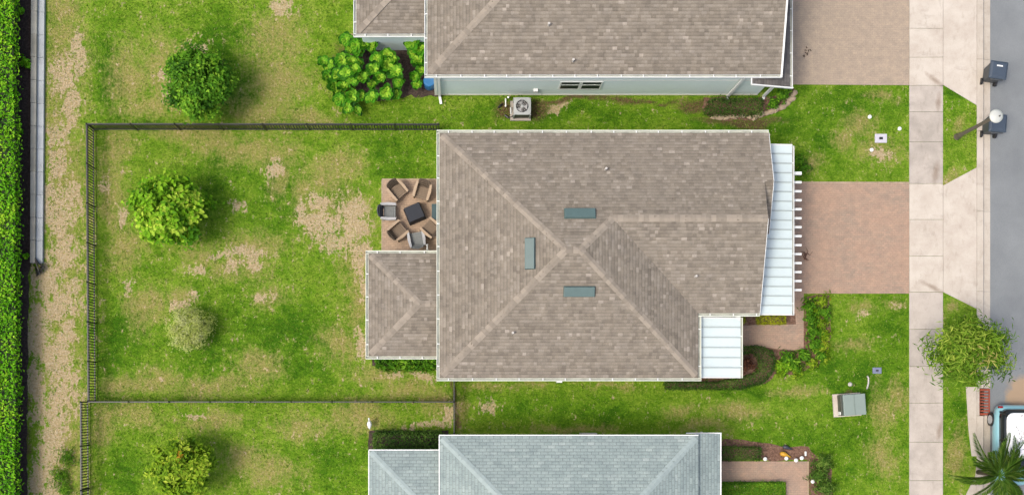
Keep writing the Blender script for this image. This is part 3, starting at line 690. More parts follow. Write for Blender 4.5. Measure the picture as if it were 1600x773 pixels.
MB().box(wxl + .1, tr - .1, wy - .015, wy + .02, 2.22, 2.31).build('belt_trim', M['white'], h2)
MB().box(wxl + .1, tr - .1, wy - .018, wy + .03, -.02, .12).build('skirt_trim', M['stucco'], h2)
for (a, b) in ((876, 904), (909, 937.5)):
    xa, xb = P(a, 0, 1.5).x, P(b, 0, 1.5).x; zb, zt_ = 1.05, 2.05
    fr = MB(); fr.box(xa - .065, xa, wy - .035, wy + .02, zb - .10, zt_ + .07); fr.box(xb, xb + .065, wy - .035, wy + .02, zb - .10, zt_ + .07); fr.box(xa, xb, wy - .03, wy + .02, zt_, zt_ + .07); fr.box(xa, xb, wy - .035, wy + .02, zb - .10, zb)
    w_ = fr.build('window', M['white'], h2)
    MB().box(xa, xb, wy - .027, wy - .004, zb, zb + .55).build('pane', M['glass'], w_); MB().box(xa, xb, wy - .025, wy - .004, zb + .66, zt_).build('pane', M['glass'], w_)
    MB().box(xa, xb, wy - .032, wy - .003, zb + .55, zb + .66).build('meeting_rail', M['white'], w_)
def downspout(px, py, zt_, parent, foot=(-.02, -.3)):
    v = P(px, py); d_ = MB(); d_.box(v.x - .055, v.x + .055, v.y - .045, v.y + .045, .1, zt_); d_.bar((v.x, v.y, .13), (v.x + foot[0], v.y + foot[1], .05), .11, .08); d_.build('downspout', M['white'], parent)
downspout(1136, 151.5, 3.2, h2, (0, -.12)); downspout(1192, 151.5, 2.6, h2, (0, -.12)); downspout(687, 151.5, 3.2, h2, (.06, -.34))
MB().box(P(831, 0).x, P(838, 0).x, wy - .12, wy, .75, 1.0).build('meter_box', M['white'], h2)
# dark lower roof wrapping the front corner
sx0, sx1, sy0 = P(1175, 0, 3.15).x, P(1234, 0, 2.65).x, P(0, 137, 2.65).y
zSh = plane_z((sx1, 0), (-1, 0), 2.65, .5 / (sx1 - sx0))
shp = [(sx0, sy0), (sx1, sy0), (sx1, ty + 6), (sx0, ty + 6)]
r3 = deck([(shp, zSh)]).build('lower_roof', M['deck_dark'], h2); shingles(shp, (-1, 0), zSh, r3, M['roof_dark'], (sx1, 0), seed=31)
gutter((sx1, sy0), (sx1, ty + 6), (1, 0), 2.65, h2, M['white'])
t = MB(); t.bar((sx0, sy0 - .02, 3.15), (sx1 + .13, sy0 - .02, 2.63), .05, .12); t.bar((sx0 - .02, sy0, 3.14), (sx0 - .02, ty + .1, 3.14), .04, .10); t.build('rake_board', M['white'], h2)
MB().box(tr - .09, sx1 - .5, ty + .9, ty + 5.8, -.05, 2.52).build('garage_wall', M['siding'], h2)
# lanai roof
Z2 = 2.7; ax0, ay0 = P(557, 0, Z2).x, P(0, 53, Z2).y; ah = 2.6; am = ay0 + ah; ax1 = tl + .15
zAS = plane_z((0, ay0), (0, 1), Z2, .2); zAN = plane_z((0, ay0 + 2 * ah), (0, -1), Z2, .2); zAW = plane_z((ax0, 0), (1, 0), Z2, .2)
AP = [([(ax0, ay0), (ax1, ay0), (ax1, am), (ax0 + ah, am)], (0, 1), zAS, (0, ay0), 41), ([(ax0, ay0), (ax0, ay0 + 2 * ah), (ax0 + ah, am)], (1, 0), zAW, (ax0, 0), 42), ([(ax0, ay0 + 2 * ah), (ax1, ay0 + 2 * ah), (ax1, am), (ax0 + ah, am)], (0, -1), zAN, (0, ay0 + 2 * ah), 43)]
r4 = deck([(p, z) for p, u, z, o, s in AP]).build('lanai_roof', M['deck_brown'], h2)
for p, u, z, o, s in AP[:2]: shingles(p, u, z, r4, M['roof_brown'], o, seed=s)
caps((ax0 + .08, ay0 + .08, zAS(0, ay0 + .08)), (ax0 + ah, am, Z2 + ah * .2), (0, .2), (.2, 0), r4, M['cap_brown'], .13)
gutter((ax0 - .13, ay0), (ax1, ay0), (0, -1), Z2, h2, M['white']); gutter((ax0, ay0), (ax0, ay0 + 2 * ah), (-1, 0), Z2, h2, M['white'])
MB().box(ax0 + .15, tl + .2, ay0 + .15, ay0 + 2 * ah - .15, -.05, Z2 - .08).build('lanai_wall', M['siding'], h2)

# ------------------------------------------------------------------ house with the pale grey roof
h3 = thing('house', 'house with pale blue-grey shingled roof and no gutters', 'house', P(900, 760))
Z3 = 3.2; S3 = S_
bl, br_, bt = P(687, 0, Z3).x, P(1091, 0, Z3).x, P(0, 680, Z3).y; bb_ = bt - 10.4; bh = 5.2; bm_ = bt - bh
zBN = plane_z((0, bt), (0, -1), Z3, S3); zBS = plane_z((0, bb_), (0, 1), Z3, S3); zBW = plane_z((bl, 0), (1, 0), Z3, S3); zBE = plane_z((br_, 0), (-1, 0), Z3, S3)
BP = [([(bl, bt), (br_, bt), (br_ - bh, bm_), (bl + bh, bm_)], (0, -1), zBN, (0, bt), 51), ([(bl, bt), (bl, bb_), (bl + bh, bm_)], (1, 0), zBW, (bl, 0), 52), ([(br_, bt), (br_, bb_), (br_ - bh, bm_)], (-1, 0), zBE, (br_, 0), 53), ([(bl, bb_), (br_, bb_), (br_ - bh, bm_), (bl + bh, bm_)], (0, 1), zBS, (0, bb_), 54)]
r5 = deck([(p, z) for p, u, z, o, s in BP]).build('roof', M['deck_grey'], h3)
kw = dict(tabs=(.305, .305), gap=.014, even=True)
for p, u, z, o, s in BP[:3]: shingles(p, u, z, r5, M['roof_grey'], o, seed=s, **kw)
caps((bl + .1, bt - .1, zBN(0, bt - .1)), (bl + bh, bm_, Z3 + bh * S3), (0, -S3), (S3, 0), r5, M['cap_grey']); caps((br_ - .1, bt - .1, zBN(0, bt - .1)), (br_ - bh, bm_, Z3 + bh * S3), (0, -S3), (-S3, 0), r5, M['cap_grey'])
# porch roof on the street side
qx0, qx1, qt = br_ - .12, P(1125.5, 0, 2.7).x, P(0, 677, 2.8).y
zQ = plane_z((qx1, 0), (-1, 0), 2.68, .30); QP = [(qx0, qt), (qx1, qt), (qx1, qt - 8), (qx0, qt - 8)]
r6 = deck([(QP, zQ)]).build('porch_roof', M['deck_grey'], h3); shingles(QP, (-1, 0), zQ, r6, M['roof_grey'], (qx1, 0), seed=61, **kw)
t = MB(); t.bar((qx1 + .02, qt, 2.66), (qx1 + .02, qt - 8, 2.66), .05, .1); t.bar((qx0 - .3, qt + .02, 2.78), (qx1 + .045, qt + .02, 2.66), .05, .1)
t.bar((bl - .02, bt + .02, Z3 - .02), (br_, bt + .02, Z3 - .02), .04, .1); t.bar((bl - .02, bt, Z3 - .02), (bl - .02, bb_, Z3 - .02), .04, .1); t.build('drip_edge', M['white'], h3)
for yy in (qt - .3, qt - 1.75, qt - 3.6): MB().box(qx1 - .3, qx1 - .12, yy - .1, yy + .1, -.02, 2.62).build('porch_column', M['white'], h3)
MB().box(bl + .15, br_ - .15, bb_ + .15, bt - .15, -.05, Z3 - .09).build('wall', M['siding'], h3)
# rear annex
Z4 = 2.6; cx0, ct = P(577, 0, Z4).x, P(0, 703, Z4).y; ch = 2.6; cm = ct - ch; cx1 = bl + .16
zCN = plane_z((0, ct), (0, -1), Z4, .22); zCW = plane_z((cx0, 0), (1, 0), Z4, .22); zCS = plane_z((0, ct - 2 * ch), (0, 1), Z4, .22)
CP = [([(cx0, ct), (cx1, ct), (cx1, cm), (cx0 + ch, cm)], (0, -1), zCN, (0, ct), 71), ([(cx0, ct), (cx0, ct - 2 * ch), (cx0 + ch, cm)], (1, 0), zCW, (cx0, 0), 72), ([(cx0, ct - 2 * ch), (cx1, ct - 2 * ch), (cx1, cm), (cx0 + ch, cm)], (0, 1), zCS, (0, ct - 2 * ch), 73)]
r7 = deck([(p, z) for p, u, z, o, s in CP]).build('lanai_roof', M['deck_grey'], h3)
for p, u, z, o, s in CP[:2]: shingles(p, u, z, r7, M['roof_grey'], o, seed=s, **kw)
caps((cx0 + .08, ct - .08, zCN(0, ct - .08)), (cx0 + ch, cm, Z4 + ch * .22), (0, -.22), (.22, 0), r7, M['cap_grey'], .13)
t = MB(); t.bar((cx0 - .02, ct + .02, Z4 - .02), (bl, ct + .02, Z4 - .02), .04, .09); t.bar((cx0 - .02, ct, Z4 - .02), (cx0 - .02, ct - 2 * ch, Z4 - .02), .04, .09); t.build('drip_edge', M['white'], h3)
MB().box(cx0 + .15, bl + .2, ct - 2 * ch + .15, ct - .15, -.05, Z4 - .08).build('lanai_wall', M['siding'], h3)
v = P(1095, 676.5, 1.6); MB().box(v.x - .04, v.x + .04, bt - .16, bt + .12, 1.6, 1.75).build('wall_light', M['white'], h3)
v = P(921, 0, 1.2); MB().box(v.x - .35, v.x + .35, bt - .16, bt + .045, .3, 1.1).build('meter_box', M['pipe_grey'], h3)

# ------------------------------------------------------------------ fences: posts, rails and every picket
def fence(base, label, posts_px, hgt=1.08, first=True, last=True):
    """base: list of two photo pixels on the ground; posts every ~65 px"""
    a, b = P(*base[0]), P(*base[1]); d = (b - a); L = d.length; d.normalize()
    f = thing('picket_fence', label, 'fence', a, group=None)
    ang = math.atan2(d.y, d.x)
    pm = MB(); pm.box(-.03, .03, -.03, .03, -.05, hgt + .04); pm.taper((.036, .036), (.004, .004), hgt + .04, hgt + .075)
    pme = pm.mesh('post', (0, 0, 0), M['black_metal'])
    n_ = max(1, round(L / 1.86)); sp = L / n_
    for i in range(n_ + 1):
        if (i == 0 and not first) or (i == n_ and not last): continue
        link('post', pme, f, d * (i * sp), (0, 0, ang))
    for z in (.14, hgt - .14, hgt):
        MB().bar(d * .0 + Vector((0, 0, z)), d * L + Vector((0, 0, z)), .05, .045).build('rail', M['black_metal'], f, world=False)
    km = MB(); km.box(-.02, .02, -.016, .016, .07, hgt + .012); kme = km.mesh('picket', (0, 0, 0), M['black_metal'])
    x = .11
    while x < L - .04:
        if abs((x / sp) - round(x / sp)) * sp > .04: link('picket', kme, f, d * x, (0, 0, ang))
        x += .125
    return f
fence([(147.5, 203), (686, 203.5)], 'black metal picket fence between the patio lawn and the rosette shrubs', 65)
fence([(147.5, 203), (150, 626)], 'long black metal picket fence facing the low concrete wall', 65, first=False)
fence([(150, 627.5), (709, 627.5)], 'black metal picket fence running from yard corner past back lawn to side fence', 65, first=False)
fence([(138.5, 627.5), (139.5, 830)], 'black metal picket fence behind the yellow-green tree yard', 65)
fence([(709.5, 590), (709.5, 676)], 'short black metal fence closing the gap between two houses', 65)

# ------------------------------------------------------------------ low concrete wall with cap blocks, torn black fabric at its end
lw_ = thing('low_wall', 'low grey concrete wall with cap blocks beside the green hedge', 'wall', P(68, 200))
def wl(t): return P(71.8 - 3.4 * t, -50 + 462 * t)
def slab8(a, b, xa, xb, z0, z1, g=.004):
    return MB().add([(a.x + xa, a.y - g, z0), (a.x + xb, a.y - g, z0), (b.x + xb, b.y + g, z0), (b.x + xa, b.y + g, z0), (a.x + xa, a.y - g, z1), (a.x + xb, a.y - g, z1), (b.x + xb, b.y + g, z1), (b.x + xa, b.y + g, z1)],
          [(3, 2, 1, 0), (4, 5, 6, 7), (0, 1, 5, 4), (1, 2, 6, 5), (2, 3, 7, 6), (3, 0, 4, 7)])
nb = 13
for i in range(nb):
    a, b = wl(i / nb), wl((i + 1) / nb); tp = .05 * i / nb
    slab8(a, b, -.30, 0, -.05, .16 + random.uniform(-.006, .006)).build('footing_block', M['wall_face'], lw_, bevel=.015)
    slab8(a, b, -.56 + tp, -.29, -.05, .30 + random.uniform(-.006, .006), .005).build('wall_block', M['wall_concrete'], lw_, bevel=.015)
fb = MB(); v0 = [P(x, y, z) for x, y, z in ((54, 402, .25), (58, 412, .45), (63, 414, .1), (69, 416, .3), (63, 420, .05), (62, 428, .22), (57, 431, .04), (58, 424, .3), (54, 416, .05))]
for i in range(len(v0) - 2):
    fb.add([v0[i], v0[i + 1], v0[i + 2], v0[i] + Vector((.02, .02, .015)), v0[i + 1] + Vector((.02, .02, .015)), v0[i + 2] + Vector((.02, .02, .015))], [(0, 1, 2), (5, 4, 3), (0, 3, 4, 1), (1, 4, 5, 2), (2, 5, 3, 0)])
for a, b in ((0, 5), (3, 6)): fb.tube([v0[a], v0[b]], .03, 6)
tag(fb.build('fabric_scrap', M['black_metal']), 'torn black ground fabric crumpled at the end of the low concrete wall', 'fabric')

# ------------------------------------------------------------------ foliage
def leaves(name, pos_, nrm, ln, wd, tint, m, parent, fold=.18, cupx=0):
    """one mesh of folded leaf blades; arrays of centres, normals, lengths, widths, tints (world positions)"""
    n_ = len(pos_); nrm = nrm / (np.linalg.norm(nrm, axis=1, keepdims=True) + 1e-9)
    rv = RNG.normal(size=(n_, 3)); t = np.cross(nrm, rv); t /= (np.linalg.norm(t, axis=1, keepdims=True) + 1e-9); b = np.cross(nrm, t)
    L = (ln / 2)[:, None]; W = (wd / 2)[:, None]; off = np.array(origin(parent)) if parent is not None else np.zeros(3)
    p = pos_ - off
    V = np.empty((n_, 4, 3)); V[:, 0] = p - t * L; V[:, 1] = p + b * W + nrm * W * fold * 2 - t * L * .1; V[:, 2] = p + t * L - nrm * L * .25; V[:, 3] = p - b * W + nrm * W * fold * 2 - t * L * .1
    idx = (np.arange(n_) * 4)[:, None]
    F = np.concatenate([idx + np.array([[0, 1, 2]]), idx + np.array([[0, 2, 3]])], 1).reshape(-1, 3)
    me = bpy.data.meshes.new(name); me.vertices.add(n_ * 4); me.vertices.foreach_set('co', V.reshape(-1).astype(np.float32))
    me.loops.add(len(F) * 3); me.loops.foreach_set('vertex_index', F.reshape(-1).astype(np.int32))
    me.polygons.add(len(F)); me.polygons.foreach_set('loop_start', np.arange(0, len(F) * 3, 3, dtype=np.int32)); me.polygons.foreach_set('loop_total', np.full(len(F), 3, dtype=np.int32))
    me.attributes.new('tint', 'FLOAT', 'FACE').data.foreach_set('value', np.repeat(np.clip(tint, 0, 1), 2).astype(np.float32))
    me.materials.append(m); me.update(calc_edges=True); me.validate()
    return link(name, me, parent)
def crown_points(c, rad, ncl, per, spread, shell=.55, squash=1.0, keep=None):
    """leaf positions in uneven clumps through an ellipsoid"""
    cs = []
    while len(cs) < ncl:
        d = RNG.normal(size=3); d /= np.linalg.norm(d); r = shell + (1 - shell) * RNG.random()
        if d[2] < -.55: continue
        cs.append(d * r * (.82 + .3 * RNG.random()))
    cs = np.array(cs) * np.array(rad) + np.array(c)
    cid = RNG.integers(0, ncl, ncl * per); g = RNG.normal(size=(ncl * per, 3)) * spread * (.7 + .6 * RNG.random((ncl, 1)))[cid]
    p = cs[cid] + g; out_ = (p - np.array(c)) / np.array(rad)
    return p, out_, cid, cs
def tree(name, label, base, cpx, zc, rad, m, ncl=70, per=90, spread=.16, leaf=(.10, .16), asp=.5, group=None, shell=.5, acc=0.0, trunk_r=.07, tint_c=.25, up=.55, limbs=14, rot=0):
    c = P(cpx[0], cpx[1], zc); b = P(*base) if base else Vector((c.x, c.y, 0))
    t = thing(name, label, 'tree', b, group=group)
    p, o_, cid, cs = crown_points(c, rad, ncl, per, spread, shell)
    n_ = len(p); nr = o_ * .8 + np.array([0, 0, up]) + RNG.normal(size=(n_, 3)) * .45
    ln = RNG.uniform(leaf[0], leaf[1], n_)
    cl = RNG.normal(size=ncl) * .2
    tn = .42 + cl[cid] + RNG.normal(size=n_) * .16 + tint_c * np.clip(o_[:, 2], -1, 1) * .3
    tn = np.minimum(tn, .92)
    if acc: ac = RNG.random(ncl) < acc; k = ac[cid] & (RNG.random(n_) < .6); tn[k] = 1.0
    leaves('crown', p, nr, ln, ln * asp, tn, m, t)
    tr_ = MB(); top = Vector((c.x, c.y, c.z - rad[2] * .15)); mid = b.lerp(top, .5) + Vector((random.uniform(-.05, .05), random.uniform(-.05, .05), 0))
    tr_.tube([b - Vector((0, 0, .05)), mid, top], [trunk_r * 1.3, trunk_r, trunk_r * .55], 8); tk = tr_.build('trunk', M['bark'], t, smooth=True)
    for i in range(limbs):
        q = Vector(cs[i % ncl]); s_ = b.lerp(top, random.uniform(.45, 1)); MB().tube([s_, s_.lerp(q, .5) + Vector((0, 0, .08)), q], [trunk_r * .45, trunk_r * .3, trunk_r * .12], 5).build('limb', M['bark'], tk)
    return t
tree('round_tree', 'rounded dark green tree beside the fence in the upper lawn', (330, 148), (312, 131), 1.9, (1.45, 1.42, 1.25), M['leaf_dark'], 110, 110, .16, (.13, .22), .5, shell=.6, up=.9)
tree('leafy_tree', 'bright green tree with loose large leaves on the fenced back lawn', (282, 342), (266, 330), 1.7, (1.62, 1.6, 1.25), M['leaf_mid'], 100, 75, .15, (.16, .30), .6, acc=.02, shell=.45, up=.9)
tree('young_tree', 'yellow-green young tree with orange tinged leaves', (300, 728), (283, 733), 1.6, (1.45, 1.4, 1.2), M['leaf_yellow'], 80, 66, .12, (.16, .28), .45, acc=.05, shell=.45, up=1.0)
tree('pale_tree', 'small pale yellowish feathery tree on the fenced back lawn', (304, 515), (298, 513), .9, (1.0, .95, .4), M['leaf_pale'], 90, 120, .13, (.07, .13), .25, shell=.3, limbs=10, trunk_r=.035)
tree('street_tree', 'olive street tree with long narrow leaves overhanging the sidewalk', (1480, 557), (1517, 551), 2.9, (1.75, 1.55, 1.1), M['leaf_olive'], 90, 62, .23, (.22, .40), .16, shell=.35, acc=.05, trunk_r=.09, up=.9)

def stem(p0, p1, r, parent, name='stem'):
    return MB().tube([p0, Vector(p0).lerp(Vector(p1), .5) + Vector((random.uniform(-.04, .04), random.uniform(-.04, .04), 0)), p1], [r, r * .8, r * .5], 6).build(name, M['bark'], parent)
# broad rosette shrubs at the corner of the blue-sided house
def rosette_mesh(seed, r):
    rg = random.Random(seed); mb = MB(); n_ = 19
    for i in range(n_):
        a = i * 2.4 + rg.uniform(-.2, .2); lift = .25 + 1.0 * (i / n_); L = r * (1.05 - .5 * i / n_) * rg.uniform(.85, 1.1); W = L * .40
        d = Vector((math.cos(a), math.sin(a), 0)); s = Vector((-d.y, d.x, 0)); U = Vector((0, 0, 1)); vs = []
        for t, wq in ((.12, .35), (.45, 1), (.8, .85), (1.0, .2)):
            c = d * (L * t * math.cos(lift * (1 - .7 * t))) + U * (L * t * math.sin(lift) * (1.15 - .65 * t))
            vs += [c - s * W * wq + U * .035 * r * 3 * wq, c - U * .01, c + s * W * wq + U * .035 * r * 3 * wq]
        fs = []
        for k in range(3):
            for j in range(2): fs.append((k * 3 + j, k * 3 + j + 1, k * 3 + j + 4, k * 3 + j + 3))
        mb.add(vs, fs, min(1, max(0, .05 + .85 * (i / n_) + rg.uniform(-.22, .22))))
    return mb.mesh('leaf_rosette', (0, 0, 0), M['leaf_ros'])
ROS = [rosette_mesh(i, .40) for i in range(5)]
def rosette_shrub(label, heads, group='rosette shrubs by the blue-sided house'):
    cx = sum(a[0] for a in heads) / len(heads); cy = sum(a[1] for a in heads) / len(heads)
    b = P(cx + 6, cy + 12); t = thing('rosette_shrub', label, 'shrub', b, group=group)
    for (x, y, z, s) in heads:
        q = P(x, y, z); ft = Vector((b.x + (q.x - b.x) * .6, b.y + (q.y - b.y) * .6, -.02))
        stem(ft, q, .028, t)
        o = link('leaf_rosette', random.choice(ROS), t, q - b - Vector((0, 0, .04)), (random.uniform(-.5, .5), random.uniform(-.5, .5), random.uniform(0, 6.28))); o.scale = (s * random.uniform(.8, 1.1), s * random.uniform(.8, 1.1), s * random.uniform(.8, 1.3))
rosette_shrub('sprawling rosette shrub at the lawn edge, wider than its neighbours', [(505, 97, .8, 1), (520, 100, .9, .9), (513, 121, .8, 1.1), (535, 94, 1.0, 1), (549, 96, 1.1, .9), (527, 117, 1, 1), (541, 113, 1.2, 1), (556, 110, 1.2, 1), (566, 122, 1.1, 1), (523, 137, .8, 1.05), (537, 136, 1, 1), (549, 150, .9, 1), (530, 155, .8, 1), (543, 168, .7, .9), (557, 172, .6, .75), (563, 150, .7, .75), (550, 126, 1.0, .9), (515, 108, .7, .8), (560, 98, .9, .7)])
rosette_shrub('tall rosette shrub under the corner of the lanai gutter', [(540, 62, .9, 1), (556, 70, 1.1, 1.1), (570, 68, 1.1, 1.0), (583, 72, 1.0, 1.0), (560, 80, .9, .8), (548, 76, .8, .8)])
rosette_shrub('rosette shrub standing in dark mulch between the lawn shrub and the house wall', [(588, 91, 1.1, .95), (605, 85, 1.2, 1), (613, 94, 1.2, .9), (604, 101, 1.3, 1.1), (584, 109, 1.1, 1), (593, 121, 1.1, .95), (618, 112, 1.2, 1.1), (625, 128, .8, .9), (603, 143, 1, 1.15), (581, 152, .8, 1), (581, 132, .7, .85), (618, 147, .6, .8)])
rosette_shrub('rosette shrub pressed against the house wall beside the blue barrel', [(645, 64, 1.2, 1.1), (655, 76, 1.1, 1), (654, 95, 1.0, 1.1), (646, 119, .8, .9), (652, 132, .6, .8), (648, 84, .9, .9), (658, 110, .7, .8)])

def hedge(name, label, poly_px, zt, m, dens=420, leaf=(.06, .10), asp=.55, group=None, jit=.06, inset=.07, zb=.08):
    """clipped hedge: leaves over a prism's top and sides, twig core inside"""
    pts = [P(x, y, zt).xy for x, y in poly_px]; n_ = len(pts)
    ar = sum(pts[i][0] * pts[(i + 1) % n_][1] - pts[(i + 1) % n_][0] * pts[i][1] for i in range(n_)) / 2
    if ar < 0: pts = pts[::-1]; ar = -ar
    cen = sum((Vector(p) for p in pts), Vector((0, 0))) / n_
    t = thing(name, label, 'hedge', (cen.x, cen.y, 0), group=group)
    pp = []; nn = []
    x0, x1 = min(p[0] for p in pts), max(p[0] for p in pts); y0, y1 = min(p[1] for p in pts), max(p[1] for p in pts)
    N_ = int((x1 - x0) * (y1 - y0) * dens); q = RNG.random((N_, 2)) * [x1 - x0, y1 - y0] + [x0, y0]
    ins = np.zeros(N_, bool)
    for i in range(n_):
        a, b = pts[i], pts[(i + 1) % n_]
        cr = (a[1] > q[:, 1]) != (b[1] > q[:, 1])
        with np.errstate(divide='ignore', invalid='ignore'): xx = (b[0] - a[0]) * (q[:, 1] - a[1]) / (b[1] - a[1]) + a[0]
        ins ^= cr & (q[:, 0] < xx)
    q = q[ins]; zz = zt + RNG.normal(size=len(q)) * jit - .03
    pp.append(np.column_stack([q, zz])); nn.append(np.tile([0, 0, 1.0], (len(q), 1)) + RNG.normal(size=(len(q), 3)) * .55)
    for i in range(n_):
        a, b = Vector(pts[i]), Vector(pts[(i + 1) % n_]); L = (b - a).length; k = int(L * (zt - zb) * dens * .8)
        if k < 1: continue
        s = RNG.random(k); z = zb + RNG.random(k) * (zt - zb); d = (b - a).normalized(); o_ = np.array([d.y, -d.x])
        xy = np.array(a)[None] + s[:, None] * np.array(b - a)[None] + o_[None] * (RNG.normal(size=(k, 1)) * jit)
        pp.append(np.column_stack([xy, z])); nn.append(np.column_stack([np.tile(o_, (k, 1)), np.full(k, .3)]) + RNG.normal(size=(k, 3)) * .5)
    p = np.concatenate(pp); nr = np.concatenate(nn); k = len(p); ln = RNG.uniform(*leaf, k)
    big = np.array([mnoise.noise(Vector((x * 1.3, y * 1.3, z))) for x, y, z in p])
    leaves('foliage', p, nr, ln, ln * asp, .45 + big * .45 + RNG.normal(size=k) * .17, m, t)
    cr = MB(); ins_ = [tuple(Vector(p_) + (cen - Vector(p_)).normalized() * .07) for p_ in pts]; cr.prism(ins_, max(zb - .1, .0) if inset > .1 else -.02, zt - .08)
    if inset > .1: cr.prism([(x_ - inset if x_ > cen.x else x_, y_) for x_, y_ in ins_], -.02, max(zb - .1, .0)); cr.build('twig_core', M['core'], t)
    return t
hedge('hedge', 'tall bright green hedge behind the low concrete wall', [(-60, -60), (22, -60), (20, 100), (24, 240), (24, 400), (25, 560), (23, 700), (25, 840), (-60, 840)], 1.3, M['leaf_lime'], 330, (.11, .19), .5, jit=.10, inset=.75, zb=.95)
# curved clipped hedge round the entry porch, low hedges by the paths
arc = [(1041, 607), (1041, 596), (1120, 597), (1150, 592)] + [(1172 + 17 * math.cos(a), 567 + 19 * math.sin(a)) for a in (1.3, .7, 0, -.6, -1.2)] + [(1160, 552), (1160, 540.5), (1190, 541), (1208, 549), (1213, 562), (1209, 580), (1195, 597), (1160, 607)]
hedge('hedge', 'dark clipped hedge curving round the metal porch roof', arc, .55, M['leaf_hedge'], 700, (.05, .09), jit=.035)
hedge('hedge', 'golden yellow clipped shrub row beside the driveway walk', [(1186, 492), (1228, 492), (1229, 505), (1186, 505)], .5, M['leaf_gold'], 700, (.05, .09), jit=.03)
hedge('hedge', 'golden yellow shrub tuft tucked beside the porch gutter', [(1160, 492), (1165, 492), (1165, 504), (1160, 505)], .5, M['leaf_gold'], 700, (.05, .09), jit=.03)
hedge('hedge', 'dark clipped hedge in mulch at the grey house, beside garden ornaments', [(1130, 698), (1190, 699), (1190, 718), (1130, 718)], .6, M['leaf_hedge'], 700, (.05, .09), jit=.035)
hedge('hedge', 'green clipped hedge across the path from the garden ornaments', [(1120, 755), (1226, 754), (1227, 790), (1120, 790)], .6, M['leaf_dark'], 620, (.06, .10), jit=.035)
hedge('hedge', 'dark hedge block against the grey-roofed house beside the white bird', [(584, 676), (690, 676), (690, 701), (584, 701)], 1.2, M['leaf_hedge'], 520, (.06, .12), jit=.06)
hedge('hedge', 'low leafy plants in a row under the lanai gutter', [(588, 559), (680, 559), (680, 575), (590, 575)], .5, M['leaf_dark'], 420, (.12, .24), .35, jit=.09)
hedge('hedge', 'low dark hedge under the pale blue siding by the downspouts', [(1112, 153), (1192, 153), (1192, 176), (1102, 176)], .55, M['leaf_hedge'], 480, (.06, .11), jit=.07)

# small shrubs, built one by one
def small_shrub(label, px, py, r, hgt, m, nleaf=260, leaf=(.10, .18), asp=.4, group=None, name='small_shrub', flat=.5):
    c = P(px, py, hgt * .55); b = Vector((c.x, c.y, 0)); t = thing(name, label, 'shrub', b, group=group)
    d = RNG.normal(size=(nleaf, 3)); d /= np.linalg.norm(d, axis=1, keepdims=True); d[:, 2] = np.abs(d[:, 2]) - .25
    lob = 1 + .38 * np.sin(np.arctan2(d[:, 1], d[:, 0]) * RNG.integers(3, 6) + RNG.random() * 6)
    p = np.array(c) + d * np.array([r, r, hgt * .5]) * (RNG.random((nleaf, 1)) ** .5) * RNG.uniform(.8, 1.35, (nleaf, 1)) * lob[:, None]
    p[:, 2] = np.maximum(p[:, 2], .05)
    ln = RNG.uniform(*leaf, nleaf)
    leaves('foliage', p, d + np.array([0, 0, flat]) + RNG.normal(size=(nleaf, 3)) * .35, ln, ln * asp, .45 + RNG.normal(size=nleaf) * .2 + RNG.normal() * .08, m, t)
    for i in range(3): stem(b - Vector((0, 0, .03)), b + Vector((random.uniform(-.5, .5) * r, random.uniform(-.5, .5) * r, hgt * .6)), .014, t)
    return t
bedsh = [(1265, 478, .32, 'leaf_dark'), (1285, 470, .3, 'leaf_yellow'), (1290, 488, .26, 'leaf_dark'), (1268, 497, .3, 'leaf_dark'), (1284, 505, .3, 'leaf_yellow'), (1272, 518, .34, 'leaf_dark'), (1290, 523, .22, 'leaf_yellow'), (1274, 538, .3, 'leaf_dark'), (1289, 541, .3, 'leaf_yellow'),
         (1257, 555, .28, 'leaf_dark'), (1283, 556, .2, 'leaf_dark'), (1288, 558, .2, 'leaf_yellow'), (1231, 558, .34, 'leaf_dark'), (1229, 572, .36, 'leaf_mid'), (1243, 570, .3, 'leaf_dark'), (1246, 580, .22, 'leaf_yellow'), (1218, 572, .26, 'leaf_mid'), (1222, 583, .2, 'leaf_yellow'), (1270, 567, .2, 'leaf_yellow'), (1276, 488, .2, 'leaf_yellow')]
for (x, y, r, m_) in bedsh:
    if m_ == 'leaf_dark': small_shrub('small dark green shrub in the mulch bed along the driveway walk', x, y, r * 1.1, .45, M[m_], 230, (.14, .26), .28, group='dark green bed shrubs')
    elif m_ == 'leaf_yellow': small_shrub('small yellow-green plant in the mulch bed along the driveway walk', x, y, r * 1.25, .3, M[m_], 190, (.12, .24), .25, group='yellow-green bed plants')
    else: small_shrub('bright green shrub in mulch beside the curved hedge', x, y, r, .4, M[m_], 240, group='bright green bed shrubs')
small_shrub('reddish brown shrub inside the curved hedge', 1166, 568, .36, .5, M['leaf_red'], 320)
for (x, y, r) in ((1281, 742, .5), (1288, 722, .36), (1292, 762, .42)): small_shrub('grey-green arching shrub beside the path end of the grey house', x, y, r, .6, M['leaf_palm'], 380, (.2, .34), .14, group='arching shrubs by the path')
for (x, y, r) in ((1222, 150, .3), (1208, 162, .28), (1228, 142, .25)): small_shrub('dark shrub below the lower roof corner near tan driveway', x, y, r, .5, M['leaf_dark'], 240, group='shrubs under the lower roof corner')
for (x, y, r) in ((1256, 262, .34), (1248, 252, .3)): small_shrub('green shrub at the trellis end beside the brick driveway', x, y, r, .5, M['leaf_dark'], 220, group='shrubs at the trellis end')
for (x, y, r) in ((30, 18, .22), (38, 96, .22), (45, 102, .16), (40, 400, .12), (28, 205, .2), (30, 610, .2)): small_shrub('leafy sprout in the dark strip between hedge and concrete wall', x, y, r, .4, M['leaf_lime'], 90, (.12, .2), .6, group='sprouts between hedge and wall')
for (x, y, r) in ((105, 715, .5), (95, 745, .55), (100, 765, .4)): small_shrub('weedy green clump on the bare strip beside the picket fence', x, y, r, .25, M['leaf_dark'], 420, (.12, .24), .12, group='weedy clumps on the bare strip')
